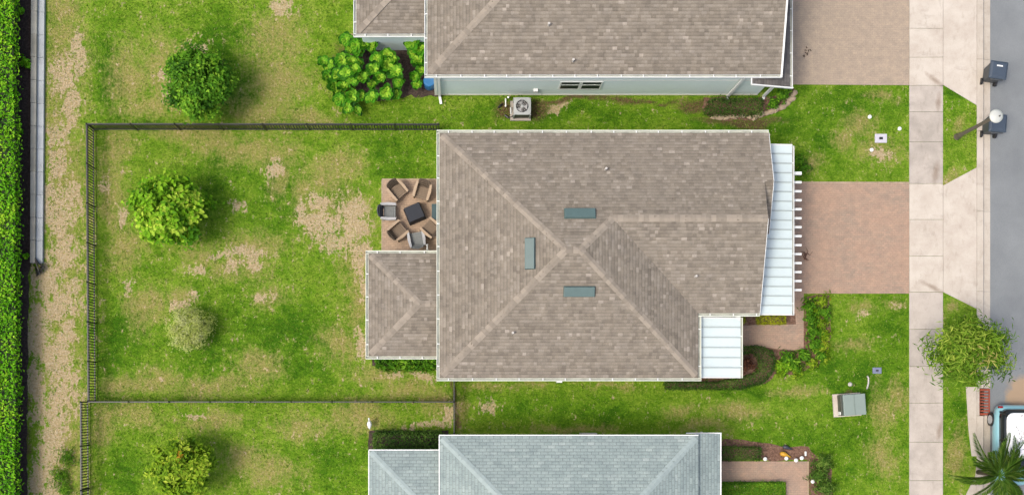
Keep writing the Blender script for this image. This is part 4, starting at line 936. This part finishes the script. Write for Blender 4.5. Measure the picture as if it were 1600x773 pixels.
small_shrub('dark bush at the lanai corner close to the meter', 1248, 690, .01, .01, M['leaf_dark'], 3) if False else None

# feathery palm over the parked car
def palm(label, base, top_px, zt):
    b = P(*base); c = P(*top_px, zt); t = thing('palm_tree', label, 'tree', b)
    MB().tube([b - Vector((0, 0, .05)), b.lerp(c, .5), c], [.11, .08, .06], 10).build('trunk', M['bark'], t, smooth=True)
    nf = 30
    for i in range(nf):
        a = i * 2.399 + random.uniform(-.2, .2); L = random.uniform(1.0, 2.1); el = .05 + .8 * ((i % 6) / 5) ** 1.2 + random.uniform(-.1, .1)
        d = Vector((math.cos(a), math.sin(a), 0)); s = Vector((-d.y, d.x, 0)); pts = []; cv = random.uniform(-.45, .45)
        for k in range(9):
            u = k / 8; pts.append(c + s * (L * cv * u * u) + d * (L * u * (math.cos(el) * (1 - .15 * u) + .1 * u)) + Vector((0, 0, L * (u * math.sin(el) - u * u * (.18 + .4 * math.sin(el))))))
        f = MB(); f.tube(pts, [.016, .015, .014, .012, .011, .009, .007, .005, .003], 4)
        for k in range(40):
            u = .12 + .88 * k / 39; j = min(7, int(u * 8)); q = pts[j].lerp(pts[j + 1], u * 8 - j); fw = (pts[j + 1] - pts[j]).normalized()
            ll = .36 * math.sin(math.pi * (.15 + .8 * u)) + .05
            for sg in (-1, 1):
                dr = (s * sg * .5 + fw * .95 + Vector((0, 0, .1 + random.uniform(-.2, .1)))).normalized(); tip = q + dr * ll - Vector((0, 0, ll * .3)); wv = s * .016
                f.add([q - wv, q + dr * ll * .5 + wv, tip, q + dr * ll * .5 - wv], [(0, 1, 2), (0, 2, 3)], min(1, max(0, random.gauss(.5, .2))))
        me = bpy.data.meshes.new('frond'); me.from_pydata([tuple(Vector(v) - b) for v in f.v], [], f.f)
        me.attributes.new('tint', 'FLOAT', 'FACE').data.foreach_set('value', f.t); me.materials.append(M['leaf_palm']); link('frond', me, t)
    return t
palm('spindly palm with long feathery fronds arching over the light blue car', (1528, 737), (1562, 742), 2.0)

# loose grass blades over the lawns, thick along every bed, path and fence line
def grass_blades(n_):
    px = RNG.uniform(75, 1525, n_); py = RNG.uniform(-5, 778, n_)
    ok = np.ones(n_, bool)
    for (x0, y0, x1, y1) in ((1418, -50, 1475, 830), (1473, -50, 1530, 168), (1473, 262, 1530, 482), (1180, -50, 1421, 135), (1150, 284, 1421, 460), (1148, 458, 1258, 548), (596, 279, 720, 400), (570, 398, 700, 575), (680, 225, 1240, 592), (660, -50, 1240, 149), (545, 20, 690, 150), (575, 672, 1128, 830), (1118, 692, 1264, 830), (1508, 600, 1530, 830), (1100, 150, 1240, 186)):
        ok &= ~((px > x0) & (px < x1) & (py > y0) & (py < y1))
    def near(bl, k=1.2):
        m_ = np.zeros(n_)
        for (cx, cy, rx, ry) in bl: m_ = np.maximum(m_, np.exp(-(((px - cx) / rx) ** 2 + ((py - cy) / ry) ** 2) * .8))
        return m_
    dr = np.maximum(near(DRY), near(BARE)); ok &= RNG.random(n_) > dr * .85
    px, py, dr = px[ok], py[ok], dr[ok]; k = len(px)
    z = RNG.uniform(.015, .05, k); p = np.column_stack([(px - NX) / PPM, (NY - py) / PPM, z])
    ln = RNG.uniform(.05, .13, k); nr = RNG.normal(size=(k, 3)) * .8 + np.array([0, 0, .7])
    cl = np.array([mnoise.noise(Vector((x * .9, y * .9, 0))) for x, y, _ in p])
    o = leaves('grass_blades', p, nr, ln, ln * .3, .42 + cl * .35 + RNG.normal(size=k) * .2 + dr * .25, leaf_mat('grass_blade', A(84, 134, 20), A(132, 176, 42), A(188, 208, 92), A(212, 202, 130)), None)
    tag(o, 'short green grass blades growing over the lawns', 'grass', kind='stuff')
grass_blades(150000)

# ------------------------------------------------------------------ street lamp and wheelie bins
lb = P(1495, 214); lp = thing('street_lamp', 'dark street lamp post with round white head leaning over the bin', 'street lamp', lb)
bronze = plain('bronze_paint', (.09, .075, .06, 1), .5)
mb = MB(); mb.lathe([(.15, 0), (.15, .05), (.12, .12), (.10, .5), (.085, .55), (.075, 3.35)], lb, 16); mb.build('post', bronze, lp, smooth=False)
mb = MB(); mb.lathe([(.075, 3.3), (.12, 3.36), (.16, 3.42), (.24, 3.55), (.27, 3.62)], lb, 20); lmp = plain('lamp_opal', (.40, .41, .38, 1), .4, .06, 6); mb.build('globe', lmp, lp, smooth=True)
mb = MB(); mb.lathe([(.27, 3.62), (.29, 3.63), (.285, 3.66), (.20, 3.70), (.05, 3.73)], lb, 24); mb.build('cap', lmp, lp, smooth=True)
mb = MB(); mb.lathe([(.03, 3.72), (.03, 3.79), (.01, 3.80)], lb + Vector((.09, -.02, -.01)), 10); mb.build('photocell', M['black_metal'], lp)
binm = plain('navy_grey_plastic', (.035, .05, .072, 1), .5, .12, 6); bind = plain('dark_plastic_body', (.05, .056, .06, 1), .6, .1, 6)
def cart(label, px, py, rz):
    c = P(px, py, 1.08); t = thing('wheelie_bin', label, 'bin', (c.x, c.y, -.105), rz)
    b = MB(); b.taper((.27, .28), (.35, .36), .08, 1.0); b.build('body', bind, t, world=False, bevel=.03)
    b = MB(); b.taper((.40, .40), (.385, .385), 1.0, 1.045); b.taper((.375, .375), (.31, .30), 1.045, 1.10); b.build('lid', binm, t, world=False, bevel=.02)
    MB().box(-.13, .13, .14, .20, 1.098, 1.106).build('sticker', M['white'], t, world=False)
    MB().bar((-.27, -.43, .98), (.27, -.43, .98), .035).build('handle', bind, t, world=False)
    for s in (-1, 1):
        MB().bar((s * .24, -.34, .97), (s * .24, -.43, .98), .035).build('handle_arm', bind, t, world=False)
        w_ = MB(); w_.tube([(s * .27, -.3, .15), (s * .36, -.3, .15)], .15, 16); w_.build('wheel', M['black_metal'], t, world=False)
    return t
cart('dark wheelie bin standing free at the kerb by the tan driveway', 1563, 108, R(-8)); cart('dark wheelie bin standing under the street lamp head', 1562, 191, R(-4))

# ------------------------------------------------------------------ patio furniture
wick = plain('brown_wicker', A(152, 132, 110), .8, .2, 30, bmp=.003); wickl = plain('tan_wicker_arm', A(206, 180, 150), .75, .15, 20); wickd = plain('dark_wicker_back', A(118, 102, 84), .8, .2, 30)
gfr = plain('pale_grey_frame', A(206, 206, 206), .5, .06, 4); gsl = plain('grey_sling', A(148, 152, 150), .75, .1, 20); gdk = plain('charcoal_sling', A(84, 88, 94), .75, .1, 20)
def chair(label, px, py, face, frame, seat, back, group=None):
    """face: direction in photo pixels the sitter looks"""
    c = P(px, py, .45); rz = math.atan2(face[0], face[1]) - math.pi       # local -y is the front... sitter looks along -y
    rz = math.atan2(-face[1], face[0]) + math.pi / 2
    t = thing('patio_chair', label, 'chair', (c.x, c.y, .03), rz, group=group)
    st = MB(); st.box(-.27, .27, -.32, .22, .34, .38); s_ = st.build('seat', seat, t, world=False, bevel=.012)
    for i in range(6): MB().box(-.265, .265, -.31 + i * .085, -.31 + i * .085 + .06, .379, .415 - .002 * i).build('slat', seat, s_, world=False)
    bk = MB()
    for k in range(5):
        pass
    rg = []
    for z, y, w_ in ((.36, .20, .27), (.6, .29, .28), (.8, .37, .27), (.9, .41, .22)):
        rg.append([Vector((-w_, y, z)), Vector((-w_ * .5, y + .035, z)), Vector((0, y + .045, z)), Vector((w_ * .5, y + .035, z)), Vector((w_, y, z)), Vector((w_, y + .04, z)), Vector((0, y + .085, z)), Vector((-w_, y + .04, z))])
    bk.loft(rg); bo = bk.build('backrest', back, t, world=False)
    for i in range(4): MB().bar((-.25, .24 + .05 * i, .47 + .12 * i), (.25, .24 + .05 * i, .47 + .12 * i), .02, .05).build('back_slat', back, bo, world=False)
    for s in (-1, 1):
        a = MB(); a.loft([[Vector((s * x, y, z)) for x, y, z in q] for q in (((.27, -.36, .56), (.37, -.34, .56), (.37, -.34, .61), (.27, -.36, .61)), ((.27, .0, .59), (.40, .0, .59), (.40, .0, .64), (.27, .0, .64)), ((.26, .32, .66), (.35, .36, .66), (.35, .36, .71), (.26, .32, .71)))]); a.build('armrest', frame, t, world=False)
        pnl = MB(); pnl.box(s * .32 - .02, s * .32 + .02, -.30, .28, .12, .56); pnl.build('side_panel', frame, t, world=False)
        for y in (-.31, .27): MB().box(s * .32 - .025, s * .32 + .025, y - .025, y + .025, 0, .57).build('leg', frame, t, world=False)
    return t
chair('brown wicker chair at the outer patio corner with dark back towards the lawn', 621, 298, (26, 30), wickl, wick, wickd); chair('brown wicker chair beside the house gutter with no grey chair next to it', 660, 299, (-9, 30), wickl, wick, wickd)
chair('pale grey patio chair with charcoal back overhanging the lawn edge', 607, 331, (1, 0), gfr, gsl, gdk); chair('brown wicker chair between the two pale grey chairs', 622, 361, (28, -24), wickl, wick, wickd)
chair('pale grey patio chair with grey back next to the lanai gutter', 651, 374, (-6, -30), gfr, gsl, gsl); chair('brown wicker chair half hidden under the house gutter', 673, 357, (-26, -24), wickl, wick, wickd)
c = P(647.5, 331.5, .6); ft = thing('fire_table', 'black covered square table amid the patio chairs', 'table', (c.x, c.y, .03), R(23))
cov = plain('black_vinyl_cover', (.010, .013, .020, 1), .75, .2, 5, bmp=.004)
mb = MB(); mb.taper((.41, .40), (.36, .345), .0, .58); mb.build('cover', cov, ft, world=False, bevel=.03)
mb = MB(); mb.box(-.35, .35, -.335, .335, .57, .60); mb.build('cover_top', cov, ft, world=False, bevel=.012)
c = P(684, 331, .5); tl_ = thing('planter_box', 'dark teal box under the gutter beside the patio table', 'box', (c.x, c.y, .03))
teal = plain('dark_teal_plastic', A(60, 92, 96), .6)
MB().taper((.22, .3), (.25, .33), 0, .5).build('body', teal, tl_, world=False, bevel=.02); MB().box(-.27, .27, -.35, .35, .5, .54).build('rim', teal, tl_, world=False)

# ------------------------------------------------------------------ services: air conditioner, barrel, transformer, covers
c = P(816, 166, .8); ac = thing('air_conditioner', 'grey air conditioner with round fan grille against the blue siding', 'air conditioner', (c.x, c.y, 0))
acm = plain('grey_enamel', A(204, 208, 206), .5, .06, 4); acd = plain('dark_coil', A(96, 94, 90), .6, .2, 30)
MB().box(-.5, .43, -.46, .43, -.03, .08).build('pad', M['concrete'], ac, world=False)
MB().box(-.355, .355, -.355, .355, .08, .74).build('coil_case', acd, ac, world=False, bevel=.03)
for s in (-1, 1):
    for q in (-1, 1): MB().box(s * .36 - .03, s * .36 + .03, q * .36 - .03, q * .36 + .03, .08, .76).build('corner_post', acm, ac, world=False)
top = MB(); n_ = 40; ring_o, ring_i = [], []
for k in range(n_):
    a = 2 * math.pi * k / n_ + math.pi / n_; ca, sa = math.cos(a), math.sin(a); m_ = max(abs(ca), abs(sa)); r_o = min(.385 / m_, .49)
    ring_o.append((ca * r_o, sa * r_o)); ring_i.append((ca * .275, sa * .275))
top.loft([[Vector((x, y, .74)) for x, y in ring_o], [Vector((x, y, .82)) for x, y in ring_o], [Vector((x * 1.03, y * 1.03, .835)) for x, y in ring_i], [Vector((x, y, .76)) for x, y in ring_i]], cap=False); top.build('top_panel', acm, ac, world=False)
MB().lathe([(.274, .742), (.274, .75)], n=32).build('fan_well', M['black_metal'], ac, world=False)
fan = MB().lathe([(.08, .76), (.08, .80), (.05, .815)], n=16).build('fan_hub', acm, ac, world=False)
blm = plain('pale_fan_blade', A(190, 192, 196), .4)
for k in range(3):
    a = k * 2.094 + 2.0; f = MB(); L = []
    for u, w_ in ((.06, .28), (.16, .42), (.26, .5)):
        L.append([Vector((math.cos(a - w_) * u, math.sin(a - w_) * u, .765)), Vector((math.cos(a + w_) * u, math.sin(a + w_) * u, .79)), Vector((math.cos(a + w_) * u, math.sin(a + w_) * u, .797)), Vector((math.cos(a - w_) * u, math.sin(a - w_) * u, .772))])
    f.loft(L); f.build('fan_blade', blm, fan, world=False)
for r in (.12, .2): 
    g_ = MB(); g_.tube([Vector((math.cos(2 * math.pi * k / 24) * r, math.sin(2 * math.pi * k / 24) * r, .84)) for k in range(25)], .005, 4, cap=False); g_.build('grille_ring', M['pipe_grey'], ac, world=False)
for k in range(12):
    a = 2 * math.pi * k / 12; MB().bar((math.cos(a) * .06, math.sin(a) * .06, .84), (math.cos(a) * .285, math.sin(a) * .285, .834), .006).build('grille_bar', M['pipe_grey'], ac, world=False)
# lines beside it
for pts_, r_, m_, lb_ in (([P(798, 168, .25), P(798.5, 178, .06), P(798, 182, .0)], .035, 'white', 'white pipe lying along the side of the air conditioner'),
        ([P(790, 155, 0), P(790, 155, .5), P(790, 166, .5), P(790, 166, 0)], .035, 'white', 'white pipe loop standing in bare soil beside the air conditioner'),
        ([P(794, 152, -.02), P(794, 152, .7)], .05, 'white', 'upright white pipe against the blue siding by the air conditioner'),
        ([P(779, 168, .0), P(782, 165, .12), P(785, 163, .0)], .05, 'black_metal', 'short black hose end in the soil beside the white pipe loop'),
        ([P(789, 180, .02), P(794, 184, .03), P(800, 183, .04), P(805, 178, .05)], .05, 'black_metal', 'curved black hose in front of the air conditioner pad')):
    tag(MB().tube(pts_, r_, 8).build('utility_pipe', M[m_]), lb_, 'pipe')
c = P(671, 126, .7); bar_ = thing('blue_barrel', 'bright blue round barrel tucked under the gutter corner', 'barrel', (c.x, c.y, 0))
blue = plain('blue_plastic', A(48, 128, 190), .45); MB().lathe([(.24, 0), (.28, .1), (.29, .4), (.27, .66), (.24, .72)], n=24).build('body', blue, bar_, world=False, smooth=False); MB().lathe([(.25, .715), (.26, .74), (.23, .76), (.05, .75)], n=24).build('lid', blue, bar_, world=False)
c = P(1328, 632, .35); tf = thing('utility_box', 'green-grey transformer box on a concrete pad in the front lawn', 'utility box', (c.x, c.y, 0), R(4))
tfm = plain('transformer_green', A(148, 166, 158), .5, .05, 3); tfd = plain('shaded_metal', A(92, 96, 84), .6)
MB().box(-.66, .60, -.52, .52, -.05, .09).build('pad', M['apron'], tf, world=False, bevel=.02)
b = MB(); b.add([(-.40, -.47, .09), (.60, -.47, .09), (.60, .47, .09), (-.40, .47, .09), (-.36, -.47, .56), (.60, -.47, .66), (.60, .47, .66), (-.36, .47, .56)], [(3, 2, 1, 0), (4, 5, 6, 7), (0, 1, 5, 4), (1, 2, 6, 5), (2, 3, 7, 6), (3, 0, 4, 7)]); b.build('cabinet', tfm, tf, world=False, bevel=.02)
MB().box(-.46, -.40, -.46, .46, .09, .50).build('door', tfd, tf, world=False); MB().box(-.50, -.46, -.42, -.28, .2, .42).build('lock', M['white'], tf, world=False)
MB().box(.10, .12, -.465, .465, .60, .64).build('lid_seam', tfm, tf, world=False)
def cover(label, px, py, sx, sy, m, rz=0):
    c = P(px, py); t = thing('utility_cover', label, 'cover', (c.x, c.y, 0), rz)
    MB().box(-sx, sx, -sy, sy, -.03, .05).build('rim', m, t, world=False, bevel=.015); MB().box(-sx * .3, sx * .3, -sy * .28, sy * .28, .049, .056).build('hatch', M['black_metal'], t, world=False); MB().box(-sx * .8, sx * .8, -sy * .8, sy * .8, .045, .053).build('lid', m, t, world=False, bevel=.004)
lav = plain('pale_lavender_plastic', A(232, 228, 240), .6, .04); bgr = plain('blue_grey_plastic', A(140, 148, 178), .6, .08)
cover('white square utility cover with dark hatch in the lawn', 1376, 216.5, .27, .2, lav); cover('blue-grey utility cover with dark hatch near the transformer box', 1370, 578.5, .2, .14, bgr)
for (px, py) in ((1358.5, 183), (1405, 201.5), (1361.5, 234.5)):
    c = P(px, py); t = thing('cleanout_cap', 'small round white cleanout cap in the lawn around the white utility cover', 'cap', (c.x, c.y, 0), group='white caps in the lawn')
    MB().lathe([(.085, -.02), (.085, .06), (.07, .07)], n=14).build('cap', M['white'], t, world=False); MB().box(-.03, .03, -.03, .03, .07, .10).build('nut', M['white'], t, world=False)
hp = [P(1355, 587, .06), P(1357, 590, .10), P(1357, 598, .04), P(1355, 606, .1), P(1354.5, 607, .02)]
tag(MB().tube(hp, .04, 8).build('bent_pipe', M['pipe_grey'], smooth=True), 'short bent grey pipe in the grass beside the blue-grey cover', 'pipe')
c = P(1328, 600); tag(MB().lathe([(.1, -.02), (.1, .04), (.05, .09)], c, 12).build('marker_cap', M['pipe_grey']), 'small grey marker cap in the grass behind the transformer box', 'cap')

# ------------------------------------------------------------------ garden ornaments
c = P(578.5, 662); br = thing('white_bird', 'white long-necked bird standing beside the dark hedge', 'bird', (c.x, c.y, 0))
bd = MB(); bd.tube([(0, -.22, .40), (0, -.12, .43), (0, 0, .47), (0, .10, .50), (0, .16, .56), (0, .15, .68), (.01, .19, .78), (.0, .26, .82), (0, .30, .815)], [.02, .08, .115, .085, .05, .032, .03, .04, .025], 10); bd.build('body', M['white'], br, world=False, smooth=True)
MB().tube([(0, .29, .815), (0, .40, .80)], [.018, .004], 6).build('beak', plain('yellow_beak', A(220, 170, 60), .5), br, world=False)
for s in (-1, 1): MB().tube([(s * .04, 0, .42), (s * .045, .03, .2), (s * .045, -.01, 0)], .012, 6).build('leg', M['black_metal'], br, world=False)
def ornament(label, px, py, m, s=1.0, rz=0):
    c = P(px, py); t = thing('garden_ornament', label, 'ornament', (c.x, c.y, 0), rz)
    b = MB(); b.tube([(-.24 * s, 0, .12), (-.18 * s, 0, .14), (-.05 * s, 0, .15), (.1 * s, -.02, .13), (.22 * s, -.04, .11), (.33 * s, -.05, .09)], [.03, .1 * s, .12 * s, .08 * s, .05 * s, .025], 10); b.build('body', m, t, world=False, smooth=True)
    MB().tube([(0, 0, .06), (0, 0, -.03)], .025, 8).build('stake', M['black_metal'], t, world=False)
ornament('yellow-orange garden ornament lying in the mulch bed', 1225, 709, plain('yellow_orange_paint', A(246, 186, 44), .5), .95, R(-15)); ornament('dark grey garden ornament lying at the mulch edge by the lawn', 1228, 698, plain('slate_paint', A(70, 72, 84), .5), .8, R(-10))
for (px, py) in ((1226, 715), (1250, 714.5), (1193, 716), (1267, 751), (1241, 718)):
    c = P(px, py); t = thing('path_light', 'small white path light along the edge of the grey house walk', 'light', (c.x, c.y, 0), group='white path lights')
    MB().tube([(0, 0, -.05), (0, 0, .25)], .015, 6).build('stake', M['black_metal'], t, world=False); MB().lathe([(.03, .22), (.09, .25), (.085, .28), (.03, .31)], n=14).build('head', M['white'], t, world=False)
c = P(1258, 708); tag(MB().box(c.x - .04, c.x + .04, c.y - .1, c.y + .1, -.02, .1).build('edging_block', M['white'], bevel=.02), 'small upright white block in the mulch by the path lights', 'block')
# pale edging stones along the bed of the blue-sided house
for i, (px, py, s) in enumerate(((1116, 183, .2), (1126, 184, .22), (1136, 183.5, .2), (1147, 183, .2), (1159, 181, .18), (1170, 183, .16), (1180, 183, .2), (1189, 180, .2), (1198, 177, .18), (1205, 174, .22), (1213, 171, .18), (1221, 168, .22), (1229, 162, .2), (1236, 155, .22), (1240, 147, .2))):
    c = P(px, py); st = MB(); st.lathe([(s * .7, -.03), (s, .02), (s * .9, .07), (s * .5, .10)], n=7)
    me = st.mesh('edging_stone', (0, 0, 0), M['edging'])
    for v in me.vertices: v.co.x *= random.uniform(.85, 1.2); v.co.y *= random.uniform(.5, .75)
    o = link('edging_stone', me, None, (c.x, c.y, 0), (0, 0, random.uniform(-.5, .5) + (.6 if px > 1175 else 0))); tag(o, 'pale flat edging stone between the mulch bed and the lawn', 'stone', 'edging stones')
# dry twig with roots lying on the brick driveway
tw = MB(); c = P(1259, 400, .06)
for k in range(12):
    a = random.uniform(0, 6.28); L = random.uniform(.15, .42); tw.tube([c + Vector((random.uniform(-.08, .08), random.uniform(-.15, .15), 0)), c + Vector((math.cos(a) * L * .5, math.sin(a) * L * .6, .05)), c + Vector((math.cos(a + .4) * L, math.sin(a + .4) * L, -.02))], [.02, .014, .006], 5)
tag(tw.build('dry_branch', plain('dry_brown_twig', A(120, 84, 70), .9)), 'dry brown branching twig lying on the brick driveway by the trellis', 'branch')

tw = MB(); c = P(1262, 82, .045)
for k in range(9):
    a = random.uniform(0, 6.28); q = c + Vector((random.uniform(-.22, .22), random.uniform(-.2, .2), 0)); tw.tube([q, q + Vector((math.cos(a) * .1, math.sin(a) * .1, .01))], [.03, .012], 5)
tag(tw.build('leaf_litter', plain('dark_leaf_litter', A(112, 96, 84), .9)), 'small dark patch of leaf litter on the tan driveway', 'leaves', kind='stuff')

# ------------------------------------------------------------------ parked car
def rrect(hx, hy, cx, cy, z, r, n=5):
    o = []
    for sx, sy, a0 in ((1, 1, 0), (-1, 1, 90), (-1, -1, 180), (1, -1, 270)):
        for k in range(n):
            a = R(a0 + 90 * k / (n - 1)); o.append(Vector((cx + sx * (hx - r) + r * math.cos(a), cy + sy * (hy - r) + r * math.sin(a), z)))
    return o
cc = Vector((24.98, -.15 - 1.8, -.11)); car = thing('parked_car', 'light blue hatchback with white roof parked at the kerb', 'car', cc)
paint = plain('light_blue_car_paint', (.20, .40, .46, 1), .3, .04, 2, coat=.8); wroof = plain('white_car_paint', (.80, .80, .79, 1), .25, .02, 2, coat=.8); cg = plain('car_glass', (.01, .013, .016, 1), .05)
bd = MB()
secs = [(1.80, .52, .42, .66), (1.74, .66, .32, .80), (1.60, .75, .26, .92), (1.2, .80, .2, .97), (.4, .815, .18, .97), (-.6, .815, .18, .96), (-1.1, .80, .2, .93), (-1.5, .75, .25, .84), (-1.72, .64, .3, .70), (-1.80, .50, .38, .60)]
rings = []
for y, hwid, zb, zt_ in secs:
    cz = (zb + zt_) / 2; hz = (zt_ - zb) / 2; rg = []
    for k in range(24):
        a = 2 * math.pi * k / 24; ca, sa = math.cos(a), math.sin(a); rg.append(Vector((hwid * math.copysign(abs(ca) ** .5, ca), y, cz + hz * math.copysign(abs(sa) ** .6, sa))))
    rings.append(rg)
bd.loft(rings); body = bd.build('body', paint, car, world=False, smooth=True)
gl = MB(); gl.loft([rrect(.74, 1.36, 0, .28, .93, .35), rrect(.70, 1.24, 0, .36, 1.10, .33), rrect(.62, .99, 0, .46, 1.38, .30)]); gl.build('windows', cg, car, world=False, smooth=True)
rf = MB(); rf.loft([rrect(.635, 1.0, 0, .46, 1.37, .30), rrect(.63, .99, 0, .46, 1.41, .30), rrect(.54, .88, 0, .46, 1.455, .26), rrect(.3, .5, 0, .46, 1.475, .18)]); rfo = rf.build('roof', wroof, car, world=False, smooth=True)
for s in (-1, 1):
    for y0_, z0_, y1_, z1_ in ((1.5, .95, 1.36, 1.38), (-.9, .95, -.42, 1.38), (.25, .95, .3, 1.39)): MB().bar((s * .72, y0_, z0_), (s * .615, y1_, z1_), .05, .07).build('pillar', M['black_metal'], car, world=False)
    for y in (1.15, -1.15):
        w_ = MB(); w_.tube([(s * .68, y, .3), (s * .84, y, .3)], .30, 24); wo = w_.build('wheel', M['black_metal'], car, world=False)
        MB().tube([(s * .835, y, .3), (s * .855, y, .3)], .2, 20).build('rim', gfr, wo, world=False)
    MB().lathe([(.02, -.05), (.07, 0), (.02, .06)], (s * .93, -.72, .98), 10).build('mirror', paint, car, world=False)
    MB().box(s * .6 - .09, s * .6 + .09, 1.66, 1.76, .68, .84).build('tail_light', plain('red_lens', A(170, 30, 30), .2), car, world=False, bevel=.03)
    MB().lathe([(.1, .66), (.1, .74), (.04, .78)], (s * .55, -1.6, 0), 12).build('headlight', M['white'], car, world=False)
MB().tube([(0, 1.32, 1.44), (0, 1.34, 1.50)], [.035, .02], 8).build('antenna', M['black_metal'], rfo, world=False)
# scribbled branch-like dark strokes lying on the roof paint
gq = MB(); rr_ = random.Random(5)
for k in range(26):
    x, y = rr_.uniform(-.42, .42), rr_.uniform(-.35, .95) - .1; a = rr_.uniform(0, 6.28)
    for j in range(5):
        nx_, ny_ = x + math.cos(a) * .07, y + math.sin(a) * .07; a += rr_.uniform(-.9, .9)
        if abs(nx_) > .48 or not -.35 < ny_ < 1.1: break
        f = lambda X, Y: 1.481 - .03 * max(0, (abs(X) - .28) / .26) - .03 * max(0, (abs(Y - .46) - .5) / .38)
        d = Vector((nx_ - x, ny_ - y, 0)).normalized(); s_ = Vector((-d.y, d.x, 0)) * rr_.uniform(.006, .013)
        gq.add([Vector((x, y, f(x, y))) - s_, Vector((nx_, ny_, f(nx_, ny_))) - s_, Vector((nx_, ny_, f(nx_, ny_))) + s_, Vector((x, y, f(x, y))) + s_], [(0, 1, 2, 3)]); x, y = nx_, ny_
tag(gq.build('roof_strokes', plain('dark_grey_stroke', (.06, .06, .06, 1), .5), rfo, world=False), kind='stuff')
